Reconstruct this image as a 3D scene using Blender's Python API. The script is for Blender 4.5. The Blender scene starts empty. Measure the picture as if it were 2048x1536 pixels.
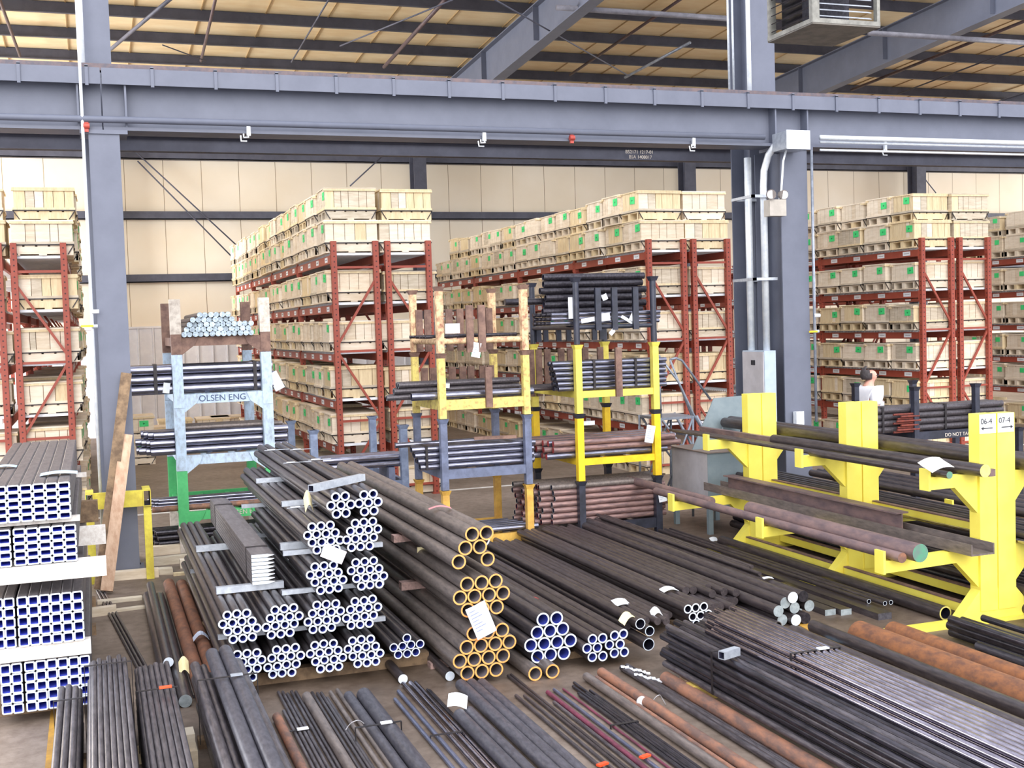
import bpy, math, random
from mathutils import Vector
random.seed(7)
PI = math.pi
S = bpy.context.scene
COL = S.collection

# ------------------------------------------------------------------ camera
F = 2363.65; YAW, PITCH, ROLL, H = 0.339849758, 0.0505032182, -0.0312086824, 2.5
fw = Vector((math.sin(YAW)*math.cos(PITCH), math.cos(YAW)*math.cos(PITCH), -math.sin(PITCH)))
_r = Vector((math.cos(YAW), -math.sin(YAW), 0)); _d = fw.cross(_r)
RT = math.cos(ROLL)*_r - math.sin(ROLL)*_d
DN = math.sin(ROLL)*_r + math.cos(ROLL)*_d
CAM = Vector((0, 0, H))
cd = bpy.data.cameras.new('camera'); co = bpy.data.objects.new('camera', cd); COL.objects.link(co)
from mathutils import Matrix
co.matrix_world = Matrix.Translation(CAM) @ Matrix((RT, -DN, -fw)).transposed().to_4x4()
cd.sensor_fit = 'HORIZONTAL'; cd.sensor_width = 36; cd.lens = 36*F/2048; cd.clip_end = 200
S.camera = co

def ray(x, y): return fw + RT*((x-1024)/F) + DN*((y-768)/F)
def on_y(x, y, Y):
    v = ray(x, y); return CAM + v*(Y/v.y)
def on_x(x, y, X):
    v = ray(x, y); return CAM + v*(X/v.x)
def on_z(x, y, z=0.0):
    v = ray(x, y); return CAM + v*((z-H)/v.z)
def depth(p): return (Vector(p)-CAM).dot(fw)

# ------------------------------------------------------------------ light and exposure
w = bpy.data.worlds.new('daylight'); S.world = w; w.use_nodes = True
bg = w.node_tree.nodes['Background']
bg.inputs[0].default_value = (0.86, 0.90, 1.0, 1); bg.inputs[1].default_value = 1.15
sd = bpy.data.lights.new('daylight_sun', 'SUN'); sd.energy = 2.0; sd.angle = math.radians(60); sd.color = (1.0, 0.97, 0.93)
so = bpy.data.objects.new('daylight_sun', sd); COL.objects.link(so)
so.rotation_euler = Vector((0.16, 0.88, -0.44)).to_track_quat('-Z', 'Y').to_euler()
S.view_settings.view_transform = 'Standard'; S.view_settings.look = 'None'
S.view_settings.exposure = 0.78; S.view_settings.gamma = 1.0; S.view_settings.use_curve_mapping = False
S.cycles.max_bounces = 8; S.cycles.diffuse_bounces = 5; S.cycles.glossy_bounces = 3
S.cycles.use_denoising = True

# lamps added to brighten back wall and ceiling: left door daylight, unseen right fill
def area(name, loc, target, sx, sy, energy, col=(0.95, 0.97, 1.0)):
    l = bpy.data.lights.new(name, 'AREA'); l.shape = 'RECTANGLE'; l.size = sx; l.size_y = sy; l.energy = energy; l.color = col
    o = bpy.data.objects.new(name, l); COL.objects.link(o); o.location = loc
    o.rotation_euler = (Vector(target)-Vector(loc)).to_track_quat('-Z', 'Y').to_euler(); return o
area('left_door_daylight', (-13, 25, 4.6), (10, 29, 5.6), 9, 5, 2600)
area('right_fill_light', (44, 24, 4.6), (20, 28, 5.6), 9, 5, 2600)  # unseen fill lamp added on the right, no door there

# ------------------------------------------------------------------ helpers
def lin(c):
    return tuple(((v/255)/12.92 if v/255 <= 0.04045 else ((v/255+0.055)/1.055)**2.4) for v in c)+(1,)

def nodes(m):
    m.use_nodes = True; nt = m.node_tree; return nt, nt.nodes, nt.links

_mats = {}
def mat(name, c, c2=None, rough=0.6, metal=0.0, scale=8, stretch=(1, 1, 1), amt=1.0, vary=0.12, bump=0.0, lo=0.38, hi=0.62, spec=0.5):
    """procedural paint / steel / wood: two colours mixed by noise, small brightness change per object"""
    if name in _mats: return _mats[name]
    m = bpy.data.materials.new(name); _mats[name] = m
    nt, N, L = nodes(m); p = N['Principled BSDF']
    p.inputs['Roughness'].default_value = rough; p.inputs['Metallic'].default_value = metal
    p.inputs['Specular IOR Level'].default_value = spec
    c = lin(c); c2 = lin(c2) if c2 else c
    tc = N.new('ShaderNodeTexCoord'); mp = N.new('ShaderNodeMapping'); mp.inputs['Scale'].default_value = stretch
    oi = N.new('ShaderNodeObjectInfo')
    ad = N.new('ShaderNodeVectorMath'); ad.operation = 'ADD'
    sc = N.new('ShaderNodeMath'); sc.operation = 'MULTIPLY'; sc.inputs[1].default_value = 37.0
    L.new(oi.outputs['Random'], sc.inputs[0]); L.new(tc.outputs['Object'], mp.inputs['Vector'])
    L.new(mp.outputs[0], ad.inputs[0]); L.new(sc.outputs[0], ad.inputs[1])
    nz = N.new('ShaderNodeTexNoise'); nz.inputs['Scale'].default_value = scale; nz.inputs['Detail'].default_value = 5; nz.inputs['Roughness'].default_value = 0.65
    L.new(ad.outputs[0], nz.inputs['Vector'])
    rp = N.new('ShaderNodeValToRGB'); rp.color_ramp.elements[0].position = lo; rp.color_ramp.elements[1].position = hi
    rp.color_ramp.elements[0].color = c
    rp.color_ramp.elements[1].color = tuple(a+(b-a)*amt for a, b in zip(c, c2))
    L.new(nz.outputs['Fac'], rp.inputs[0])
    hv = N.new('ShaderNodeHueSaturation'); mr = N.new('ShaderNodeMapRange')
    mr.inputs['To Min'].default_value = 1-vary; mr.inputs['To Max'].default_value = 1+vary
    L.new(oi.outputs['Random'], mr.inputs[0]); L.new(mr.outputs[0], hv.inputs['Value']); L.new(rp.outputs[0], hv.inputs['Color'])
    L.new(hv.outputs[0], p.inputs['Base Color'])
    if bump:
        b = N.new('ShaderNodeBump'); b.inputs['Strength'].default_value = bump; b.inputs['Distance'].default_value = 0.01
        L.new(nz.outputs['Fac'], b.inputs['Height']); L.new(b.outputs[0], p.inputs['Normal'])
    return m

class MB:
    def __init__(s): s.v = []; s.f = []; s.m = []; s.sm = []
    def add(s, vs, fs, mi=0, smooth=False):
        o = len(s.v); s.v += [tuple(p) for p in vs]
        for f in fs: s.f.append(tuple(o+i for i in f)); s.m.append(mi); s.sm.append(smooth)
        return s
    def box(s, x0, x1, y0, y1, z0, z1, mi=0):
        vs = [(x, y, z) for z in (z0, z1) for y in (y0, y1) for x in (x0, x1)]
        return s.add(vs, [(0, 2, 3, 1), (4, 5, 7, 6), (0, 1, 5, 4), (2, 6, 7, 3), (0, 4, 6, 2), (1, 3, 7, 5)], mi)
    def obox(s, c, ax, ay, az, mi=0):
        """box with centre c and half-axis vectors"""
        c, ax, ay, az = map(Vector, (c, ax, ay, az))
        vs = [c+ax*i+ay*j+az*k for k in (-1, 1) for j in (-1, 1) for i in (-1, 1)]
        return s.add(vs, [(0, 2, 3, 1), (4, 5, 7, 6), (0, 1, 5, 4), (2, 6, 7, 3), (0, 4, 6, 2), (1, 3, 7, 5)], mi)
    def bar(s, a, b, w, h, mi=0, up=(0, 0, 1)):
        """rectangular bar from a to b, w wide and h high"""
        a, b = Vector(a), Vector(b); d = (b-a); u = Vector(up)
        if abs(d.normalized().dot(u)) > 0.98: u = Vector((0, 1, 0))
        sx = d.cross(u).normalized(); sz = sx.cross(d).normalized()
        return s.obox((a+b)/2, d/2, sx*(w/2), sz*(h/2), mi)
    def tube(s, a, b, r, n=12, mi=0, r2=None, caps=True, capmi=None, t=0.0, inmi=None, depth_in=None):
        """round bar (t=0) or open pipe (wall t) from a to b"""
        a, b = Vector(a), Vector(b); r2 = r if r2 is None else r2
        d = (b-a).normalized(); u = Vector((0, 0, 1)) if abs(d.z) < 0.9 else Vector((0, 1, 0))
        x = d.cross(u).normalized(); y = x.cross(d)
        cs = [(math.cos(2*PI*i/n), math.sin(2*PI*i/n)) for i in range(n)]
        ring = lambda c, rr: [c+x*(ca*rr)+y*(sa*rr) for ca, sa in cs]
        capmi = mi if capmi is None else capmi
        s.add(ring(a, r)+ring(b, r2), [(i, (i+1) % n, n+(i+1) % n, n+i) for i in range(n)], mi, True)
        if t > 0:
            L = (b-a).length; dd = min(depth_in or L, L)
            for c, rr, q in ((a, r, d*dd), (b, r2, -d*dd)):
                s.add(ring(c, rr)+ring(c, rr-t), [(i, (i+1) % n, n+(i+1) % n, n+i) for i in range(n)], capmi)
                s.add(ring(c, rr-t)+ring(c+q, rr-t), [(i, (i+1) % n, n+(i+1) % n, n+i) for i in range(n)], inmi if inmi is not None else mi, True)
                if dd >= L: pass
        elif caps:
            s.add(ring(a, r), [tuple(range(n))], capmi); s.add(ring(b, r2), [tuple(range(n))], capmi)
        return s
    def path(s, pts, r, n=8, mi=0):
        """bent round tube through points"""
        pts = [Vector(p) for p in pts]; rings = []
        for i, p in enumerate(pts):
            d = (pts[min(i+1, len(pts)-1)]-pts[max(i-1, 0)]).normalized()
            u = Vector((0, 0, 1)) if abs(d.z) < 0.9 else Vector((0, 1, 0))
            if i and rings:
                x = px - d*px.dot(d); x = x.normalized() if x.length > 1e-4 else d.cross(u).normalized()
            else: x = d.cross(u).normalized()
            y = x.cross(d).normalized(); px = x
            rings.append([p+x*(math.cos(2*PI*k/n)*r)+y*(math.sin(2*PI*k/n)*r) for k in range(n)])
        vs = [v for rg in rings for v in rg]; fs = []
        for i in range(len(pts)-1):
            for k in range(n): fs.append((i*n+k, i*n+(k+1) % n, (i+1)*n+(k+1) % n, (i+1)*n+k))
        fs += [tuple(range(n)), tuple((len(pts)-1)*n+k for k in range(n))]
        return s.add(vs, fs, mi, True)
    def prism(s, poly, axis, a, b, mi=0):
        """extrude 2-D polygon along axis (0=x: poly is (y,z); 1=y: poly is (x,z); 2=z: poly is (x,y))"""
        n = len(poly)
        def P(p, t): return [(t, p[0], p[1]), (p[0], t, p[1]), (p[0], p[1], t)][axis]
        vs = [P(p, a) for p in poly]+[P(p, b) for p in poly]
        return s.add(vs, [tuple(range(n)), tuple(range(n, 2*n))]+[(i, (i+1) % n, n+(i+1) % n, n+i) for i in range(n)], mi)
    def mesh(s, name, mats):
        me = bpy.data.meshes.new(name); me.from_pydata(s.v, [], s.f)
        for m in (mats if isinstance(mats, (list, tuple)) else [mats]): me.materials.append(m)
        me.polygons.foreach_set('material_index', s.m); me.polygons.foreach_set('use_smooth', s.sm)
        me.update()
        import bmesh
        bm = bmesh.new(); bm.from_mesh(me); bmesh.ops.recalc_face_normals(bm, faces=bm.faces[:]); bm.to_mesh(me); bm.free()
        return me
    def build(s, name, mats, parent=None, loc=(0, 0, 0)):
        return put(name, s.mesh(name, mats), parent, loc)

def put(name, me, parent=None, loc=(0, 0, 0), rot=None):
    o = bpy.data.objects.new(name, me); COL.objects.link(o); o.location = loc
    if rot: o.rotation_euler = rot
    if parent: o.parent = parent
    return o
def tag(o, label, cat, group=None):
    o['label'] = label; o['category'] = cat
    if group: o['group'] = group
    return o
def thing(name, label, cat, loc=(0, 0, 0), group=None, rotz=0):
    o = bpy.data.objects.new(name, None); COL.objects.link(o); o.location = loc; o.rotation_euler = (0, 0, rotz)
    o.empty_display_size = 0.1
    return tag(o, label, cat, group)
def struct(o): o['kind'] = 'structure'; return o
ORD = ['zeroth', 'first', 'second', 'third', 'fourth', 'fifth', 'sixth', 'seventh', 'eighth', 'ninth', 'tenth', 'eleventh', 'twelfth',
       'thirteenth', 'fourteenth', 'fifteenth', 'sixteenth', 'seventeenth', 'eighteenth', 'nineteenth', 'twentieth']
def nth(i): return ORD[i] if i < len(ORD) else '%d%s' % (i, {1: 'st', 2: 'nd', 3: 'rd'}.get(i % 10 if i//10 != 1 else 0, 'th'))

# ------------------------------------------------------------------ materials
STEEL_BLUE = mat('grey_blue_structural_paint', (109, 113, 128), (99, 103, 118), 0.55, 0, 3, vary=0.03, lo=0.3, hi=0.7)
STEEL_DARK = mat('dark_grey_structural_paint', (84, 85, 98), (72, 72, 84), 0.6, 0, 3, vary=0.04)
RAIL_MAT = mat('worn_crane_rail', (112, 96, 96), (88, 84, 92), 0.6, 0.3, 12)
RACK_RED = mat('red_rack_paint', (160, 74, 56), (150, 66, 50), 0.5, 0, 6, vary=0.03)
DECKM = mat('pale_galvanised_deck', (232, 234, 238), (214, 218, 224), 0.5, 0, 12, vary=0.03)
GALV = mat('galvanised_steel', (196, 202, 210), (174, 180, 190), 0.42, 0.45, 20, vary=0.04)
WHITE_P = mat('white_paper', (238, 240, 244), (226, 230, 236), 0.7, 0, 14, vary=0.03)
INK = mat('black_ink', (40, 40, 46), None, 0.7)
GREEN_TAG = mat('green_paper_tag', (76, 222, 132), (60, 206, 116), 0.6, 0, 10, vary=0.06)
STRAP = mat('dark_steel_strap', (44, 40, 42), (60, 56, 58), 0.45, 0.5, 20)
WOOD = [mat('pale_pine_board', (238, 225, 205), (226, 210, 187), 0.75, 0, 4, (1, 1, 6), vary=0.07),
        mat('tan_pine_board', (229, 213, 190), (212, 193, 166), 0.75, 0, 4, (1, 1, 6), vary=0.08),
        mat('weathered_pine_board', (212, 200, 180), (192, 177, 154), 0.8, 0, 5, (1, 1, 6), vary=0.10),
        mat('honey_pine_board', (232, 213, 174), (216, 193, 153), 0.75, 0, 4, (6, 6, 1), vary=0.07)]
WOOD_DARK = mat('dirty_timber', (150, 124, 96), (104, 84, 66), 0.85, 0, 9, (1, 1, 1), vary=0.12)

# ------------------------------------------------------------------ the setting
def floor_material():
    m = bpy.data.materials.new('stained_concrete'); nt, N, L = nodes(m); p = N['Principled BSDF']
    p.inputs['Roughness'].default_value = 0.55
    tc = N.new('ShaderNodeTexCoord')
    a = N.new('ShaderNodeTexNoise'); a.inputs['Scale'].default_value = 0.9; a.inputs['Detail'].default_value = 6; a.inputs['Roughness'].default_value = 0.6
    b = N.new('ShaderNodeTexNoise'); b.inputs['Scale'].default_value = 9; b.inputs['Detail'].default_value = 8; b.inputs['Roughness'].default_value = 0.7
    L.new(tc.outputs['Object'], a.inputs['Vector']); L.new(tc.outputs['Object'], b.inputs['Vector'])
    r = N.new('ShaderNodeValToRGB'); e = r.color_ramp.elements
    e[0].position = 0.30; e[0].color = lin((116, 102, 90)); e[1].position = 0.72; e[1].color = lin((158, 142, 130))
    L.new(a.outputs['Fac'], r.inputs[0])
    r2 = N.new('ShaderNodeValToRGB'); e = r2.color_ramp.elements
    e[0].position = 0.34; e[0].color = (0.55, 0.5, 0.47, 1); e[1].position = 0.6; e[1].color = (1, 1, 1, 1)
    L.new(b.outputs['Fac'], r2.inputs[0])
    mx = N.new('ShaderNodeMix'); mx.data_type = 'RGBA'; mx.blend_type = 'MULTIPLY'; mx.inputs[0].default_value = 0.8
    L.new(r.outputs[0], mx.inputs[6]); L.new(r2.outputs[0], mx.inputs[7])
    # soft-edged darker brown tint on the concrete of the pipe yard (5.5 < y < 13, x > -0.3)
    sp = N.new('ShaderNodeSeparateXYZ'); L.new(tc.outputs['Object'], sp.inputs[0])
    def ramp(sock, a0, a1, b0, b1):
        n = N.new('ShaderNodeMapRange'); n.interpolation_type = 'SMOOTHSTEP'; n.inputs['From Min'].default_value = a0; n.inputs['From Max'].default_value = a1
        n.inputs['To Min'].default_value = b0; n.inputs['To Max'].default_value = b1; L.new(sock, n.inputs[0]); return n.outputs[0]
    def mul(x, y):
        n = N.new('ShaderNodeMath'); n.operation = 'MULTIPLY'; L.new(x, n.inputs[0]); L.new(y, n.inputs[1]); return n.outputs[0]
    yard_dark = mul(mul(ramp(sp.outputs[1], 6.2, 7.6, 0, 1), ramp(sp.outputs[1], 12.4, 14.2, 1, 0)), mul(ramp(sp.outputs[0], -0.5, 0.4, 0, 1), ramp(a.outputs['Fac'], 0.25, 0.6, 1, 0.6)))
    d2 = N.new('ShaderNodeMix'); d2.data_type = 'RGBA'; d2.blend_type = 'MULTIPLY'; L.new(yard_dark, d2.inputs[0]); L.new(mx.outputs[2], d2.inputs[6]); d2.inputs[7].default_value = (0.50, 0.44, 0.38, 1)
    L.new(d2.outputs[2], p.inputs['Base Color'])
    return m
XL, XR, YB = -14.0, 48.0, 31.0
flo = struct(MB().box(XL, XR, -3, YB+0.4, -0.2, 0).build('floor', floor_material()))
LINE_W = mat('white_floor_paint', (232, 228, 222), (214, 208, 202), 0.6, 0, 10)
LINE_Y = mat('yellow_floor_paint', (206, 156, 60), (170, 130, 66), 0.65, 0, 8)
struct(MB().box(-12, 30, 17.20, 17.29, 0, 0.004).build('floor_line', LINE_W, flo))
def floor_strip(a, b, wd):
    a, b = Vector((a.x, a.y, 0.002)), Vector((b.x, b.y, 0.002)); return MB().bar(a, b, wd, 0.004)
struct(floor_strip(on_z(100, 1536), on_z(112, 1400), 0.055).build('floor_line', LINE_Y, flo))
struct(floor_strip(on_z(1545, 1215), on_z(1700, 1300), 0.09).build('floor_line', LINE_Y, flo))

def wall_material():
    m = bpy.data.materials.new('cream_insulation_panels'); nt, N, L = nodes(m); p = N['Principled BSDF']
    p.inputs['Roughness'].default_value = 0.7
    tc = N.new('ShaderNodeTexCoord'); sp = N.new('ShaderNodeSeparateXYZ'); L.new(tc.outputs['Object'], sp.inputs[0])
    d = N.new('ShaderNodeMath'); d.operation = 'DIVIDE'; d.inputs[1].default_value = 0.93; L.new(sp.outputs[0], d.inputs[0])
    fr = N.new('ShaderNodeMath'); fr.operation = 'FRACT'; L.new(d.outputs[0], fr.inputs[0])
    lt = N.new('ShaderNodeMath'); lt.operation = 'LESS_THAN'; lt.inputs[1].default_value = 0.016; L.new(fr.outputs[0], lt.inputs[0])
    nz = N.new('ShaderNodeTexNoise'); nz.inputs['Scale'].default_value = 0.5; nz.inputs['Detail'].default_value = 4; L.new(tc.outputs['Object'], nz.inputs['Vector'])
    r = N.new('ShaderNodeValToRGB'); e = r.color_ramp.elements
    e[0].position = 0.3; e[0].color = lin((234, 218, 192)); e[1].position = 0.7; e[1].color = lin((246, 234, 214)); L.new(nz.outputs['Fac'], r.inputs[0])
    mx = N.new('ShaderNodeMix'); mx.data_type = 'RGBA'; L.new(lt.outputs[0], mx.inputs[0]); L.new(r.outputs[0], mx.inputs[6]); mx.inputs[7].default_value = lin((150, 128, 96))
    L.new(mx.outputs[2], p.inputs['Base Color']); return m
struct(MB().box(XL, XR, YB, YB+0.2, 0, 8.6).build('wall_back', wall_material()))
wain = MB(); x = XL
while x < 12:
    wain.box(x, x+0.30, YB-0.02, YB, 0, 2.70); wain.prism([(x+0.30, YB), (x+0.315, YB-0.05), (x+0.345, YB-0.05), (x+0.36, YB)], 2, 0, 2.70); x += 0.36
wain.box(XL, 12, YB-0.06, YB, 2.68, 2.73)
struct(wain.build('wainscot_back', mat('grey_wainscot_metal', (228, 226, 228), (216, 214, 218), 0.6, 0, 3)))
for i, z in enumerate((3.82, 5.38, 6.87)):
    g = MB().box(XL, XR, YB-0.22, YB, z, z+0.022).box(XL, XR, YB-0.22, YB-0.20, z, z+0.20).box(XL, XR, YB-0.20, YB, z+0.185, z+0.20)
    struct(g.build('wall_girt', STEEL_DARK))
for i in range(-1, 5):
    xc = 0.36+7.98*i
    if i < 0: continue
    c = MB().box(xc-0.17, xc+0.17, 30.30, 30.33, 0, 8.1).box(xc-0.17, xc+0.17, 30.72, 30.75, 0, 8.1).box(xc-0.012, xc+0.012, 30.33, 30.72, 0, 8.1)
    struct(c.build('wall_column', STEEL_DARK))
def rz(Y): return 8.36+(26-Y)*0.046           # underside of the purlins, rising towards the camera
# roof: insulation blanket above the purlins
RY0 = 19.2
roofm = mat('faced_roof_insulation', (246, 226, 186), (236, 210, 164), 0.75, 0, 1.2, (1, 3, 1), vary=0)
rf = MB()
rf.add([(XL, RY0, rz(RY0)+0.22), (XR, RY0, rz(RY0)+0.22), (XR, YB+.2, rz(YB)+0.22), (XL, YB+.2, rz(YB)+0.22),
        (XL, RY0, rz(RY0)+0.34), (XR, RY0, rz(RY0)+0.34), (XR, YB+.2, rz(YB)+0.34), (XL, YB+.2, rz(YB)+0.34)],
       [(0, 1, 2, 3), (4, 5, 6, 7), (0, 1, 5, 4), (1, 2, 6, 5), (2, 3, 7, 6), (3, 0, 4, 7)])
roof = struct(rf.build('ceiling', roofm))
seams = MB(); x = XL+0.4
while x < XR:
    seams.obox((x, (RY0+YB)/2, rz((RY0+YB)/2)+0.214), (0.012, 0, 0), (0, (YB-RY0)/2, rz(YB)/2-rz(RY0)/2), (0, 0, 0.008)); x += 1.22
struct(seams.build('insulation_seam', mat('seam_tape', (170, 140, 96), None, 0.7), roof))
y = 23.55
ys = [23.55+1.6*k for k in range(-8, 5)]
for y in ys:
    z = rz(y)
    b = MB().box(XL, XR, y-0.006, y+0.006, z, z+0.215).box(XL, XR, y-0.07, y, z, z+0.012).box(XL, XR, y, y+0.07, z+0.203, z+0.215)
    struct(b.build('purlin_beam', STEEL_DARK))
for i in range(0, 4):
    xc = 0.36+7.98*i
    if i == 0: continue
    y0, y1 = 12.0, 30.4
    b = MB()
    def sl(yy, dz): return rz(yy)+dz
    for (xa, xb, da, db, e0, e1) in ((xc-0.13, xc+0.13, -0.02, 0.0, -0.02, 0.0), (xc-0.13, xc+0.13, -0.68, -0.66, -0.86, -0.84), (xc-0.008, xc+0.008, -0.66, -0.02, -0.84, -0.02)):
        b.add([(xa, y0, sl(y0, da)), (xb, y0, sl(y0, da)), (xb, y0, sl(y0, db)), (xa, y0, sl(y0, db)), (xa, y1, sl(y1, e0)), (xb, y1, sl(y1, e0)), (xb, y1, sl(y1, e1)), (xa, y1, sl(y1, e1))],
              [(0, 1, 2, 3), (4, 5, 6, 7), (0, 1, 5, 4), (1, 2, 6, 5), (2, 3, 7, 6), (3, 0, 4, 7)])
    for yy in (15, 18.2, 21.4, 24.6, 27.8): b.box(xc-0.12, xc+0.12, yy-0.005, yy+0.005, sl(yy, -0.66), sl(yy, -0.02))
    struct(b.build('rafter_beam', STEEL_BLUE))

# crane girder and the two columns that carry it
GY = 12.97
gir = MB()
for ga, gb in ((XL, 0.198), (0.212, XR)):      # two girder lengths meet over the left column
    gir.box(ga, gb, GY-0.19, GY+0.19, 5.20, 5.225).box(ga, gb, GY-0.012, GY+0.012, 4.64, 5.20).box(ga, gb, GY-0.17, GY+0.17, 4.60, 4.635)
    gir.box(ga, gb, GY-0.195, GY-0.18, 5.06, 5.20)         # cap channel leg
for xc in (0.205, 8.33): gir.box(xc-0.24, xc-0.22, GY-0.16, GY-0.012, 4.635, 5.20).box(xc+0.22, xc+0.24, GY-0.16, GY-0.012, 4.635, 5.20)
gird = struct(gir.build('crane_girder_beam', STEEL_BLUE))
struct(MB().box(XL, XR, GY-0.035, GY+0.035, 5.225, 5.30).box(XL, XR, GY-0.06, GY+0.06, 5.225, 5.24).build('crane_rail', RAIL_MAT, gird))
x = -2.47
while x < 22:
    c = MB().box(x-0.016, x+0.016, GY-0.215, GY-0.195, 5.04, 5.235).box(x-0.016, x+0.016, GY-0.215, GY-0.05, 5.225, 5.245)
    struct(c.build('rail_clip', STEEL_BLUE, gird)); x += 0.635
def column(xa, xb, ya, yb, z0, z1, wb):
    t = 0.02; xc = (xa+xb)/2
    return MB().box(xa, xb, ya, ya+t, z0, z1).box(xa, xb, yb-t, yb, z0, z1).box(xc-0.01, xc+0.01, ya+t, yb-t, z0, z1).box(xa-0.06, xb+0.06, ya-0.06, yb+0.06, z0, z0+0.02)
for i, (xa, xb, yf) in enumerate(((0.06, 0.36, GY-0.17), (8.15, 8.53, GY-0.17))):
    c = column(xa, xb, yf, yf+0.62, 0, 4.58, 0.4)
    c.box(xa-0.08, xb+0.08, yf-0.02, yf+0.36, 4.56, 4.60)
    struct(c.build('column', STEEL_BLUE))
    u = column(xa-0.05, xb-0.03, yf+0.64, yf+1.12, 0, rz(GY)-0.6, 0.3); struct(u.build('column', STEEL_BLUE))
# eave tie beam seen under the girder
struct(MB().box(XL, XR, 14.42, 14.44, 4.63, 4.81).box(XL, XR, 14.36, 14.5, 4.63, 4.645).box(XL, XR, 14.36, 14.5, 4.795, 4.81).build('tie_beam', STEEL_DARK))
# ------------------------------------------------------------------ pallet racks
def upright_material():
    m = RACK_RED.copy(); m.name = 'red_rack_paint_punched'; nt, N, L = m.node_tree, m.node_tree.nodes, m.node_tree.links
    p = N['Principled BSDF']; src = p.inputs['Base Color'].links[0].from_socket
    tc = N.new('ShaderNodeTexCoord'); sp = N.new('ShaderNodeSeparateXYZ'); L.new(tc.outputs['Object'], sp.inputs[0])
    def M(op, a, b=None):
        n = N.new('ShaderNodeMath'); n.operation = op
        for i, v in enumerate((a, b)):
            if v is None: continue
            if isinstance(v, (int, float)): n.inputs[i].default_value = v
            else: L.new(v, n.inputs[i])
        return n.outputs[0]
    dz = M('SUBTRACT', M('FRACT', M('DIVIDE', sp.outputs[2], 0.0765)), 0.5)
    dz = M('MULTIPLY', dz, 0.0765)
    fx = M('MINIMUM', M('ABSOLUTE', sp.outputs[0]), M('ABSOLUTE', sp.outputs[1]))   # distance from the middle of whichever face
    d = M('ADD', M('POWER', fx, 2), M('POWER', dz, 2))
    hole = M('LESS_THAN', d, 0.00013)
    mx = N.new('ShaderNodeMix'); mx.data_type = 'RGBA'; L.new(hole, mx.inputs[0]); L.new(src, mx.inputs[6]); mx.inputs[7].default_value = lin((70, 26, 24))
    L.new(mx.outputs[2], p.inputs['Base Color']); return m
RACK_UP = upright_material()
Y0, BAY, NB = 17.05, 3.0, 4
LEV = [0.79, 1.45, 2.14, 2.86, 3.58]      # top of the beams
FD = 0.70                                  # frame depth (X)
PW = 0.080
up_me = MB().box(-PW/2, PW/2, -PW/2, PW/2, 0, 3.78).box(-PW/2-0.02, PW/2+0.02, -PW/2-0.02, PW/2+0.02, 0, 0.01).mesh('upright', RACK_UP)
beam_me = MB().box(-0.02, 0.02, PW/2, BAY-PW/2, -0.115, 0).box(-0.028, 0.028, PW/2, PW/2+0.012, -0.16, 0.01).box(-0.028, 0.028, BAY-PW/2-0.012, BAY-PW/2, -0.16, 0.01).mesh('beam', RACK_RED)
dk = MB(); k = 0; y = PW/2+0.02
while y < BAY-PW/2-0.09:
    dk.prism([(y, 0.0), (y+0.012, 0.036), (y+0.062, 0.036), (y+0.074, 0.0), (y+0.069, 0.0), (y+0.058, 0.031), (y+0.016, 0.031), (y+0.005, 0.0)], 0, 0.0, FD-0.02); y += 0.092
deck_me = dk.mesh('deck', DECKM)
br = MB()
zz = [0.25, 0.98, 2.02, 3.22, 3.48]
br.bar((0.02, 0, 0.25), (FD-0.02, 0, 0.25), 0.03, 0.03)
brace_h = MB().bar((0.03, 0, 0), (FD-0.03, 0, 0), 0.03, 0.034).mesh('cross_brace', RACK_RED)
def diag(z0, z1): return MB().bar((0.03, 0, z0), (FD-0.03, 0, z1), 0.03, 0.034).mesh('diagonal_brace', RACK_RED)
DI = [(0.18, 1.16), (2.20, 1.16), (2.24, 3.26)]
DIr = [(1.16, 0.18), (1.16, 2.20), (3.26, 2.24)]
diag_a = [diag(*d) for d in DI]; diag_b = [diag(*d) for d in DIr]
lab = MB().box(-0.003, 0.0, -0.10, 0.10, -0.036, 0.036)
for i in range(9): lab.box(-0.0042, -0.003, -0.066+i*0.0145, -0.058+i*0.0145, -0.006, 0.007, 1)
label_me = lab.mesh('beam_label', [WHITE_P, mat('grey_print', (128, 128, 136), None, 0.7)])
def rack(x0, label, side, detail=True, flip=False, extra=True, bays=NB):
    """one run of pallet racking; x0 = left face, side = -1 / +1: which face carries the labels"""
    t = thing('pallet_rack', label, 'rack', (x0, Y0, 0), 'red pallet racking')
    for b in range(bays+1):
        for xx in (PW/2, FD-PW/2): put('upright', up_me, t, (xx, b*BAY, 0))
        if b in (0, bays) or detail:
            for z in (0.16, 1.16, 2.18, 3.40): put('cross_brace', brace_h, t, (0, b*BAY, z))
            for d in (diag_b if flip else diag_a): put('diagonal_brace', d, t, (0, b*BAY, 0))
    for b in range(bays):
        for li, z in enumerate(LEV):
            for s_, xx in ((-1, PW/2-0.02), (1, FD-PW/2+0.02)):
                o = put('beam', beam_me, t, (xx, b*BAY, z))
                if s_ == side:
                    for c in range(4):
                        l = put('beam_label', label_me, o, (s_*0.0202, 0.36+c*0.72, -0.055), (0, 0, PI if s_ > 0 else 0))
            put('deck', deck_me, t, (0.01, b*BAY, z))
    return t
GAPX = 0.10
ROWS = {'CL': 3.31, 'RC': 8.36, 'R': 13.62, 'FR': 18.2}
rack(3.31, 'red pallet rack left of the aisle, left half, its labels facing left', -1, flip=False)
rack(3.31+FD+GAPX, 'red pallet rack left of the aisle, right half bordering the aisle', 1, flip=True)
rack(8.36, 'red pallet rack right of the aisle, its white labels facing the aisle', -1, flip=True)
rack(8.36+FD+GAPX, 'red pallet rack half directly left of the grey electrical panel', 1, flip=True)
rack(13.62, 'red pallet rack behind the walking man, half with white labels', -1, flip=True)
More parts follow.
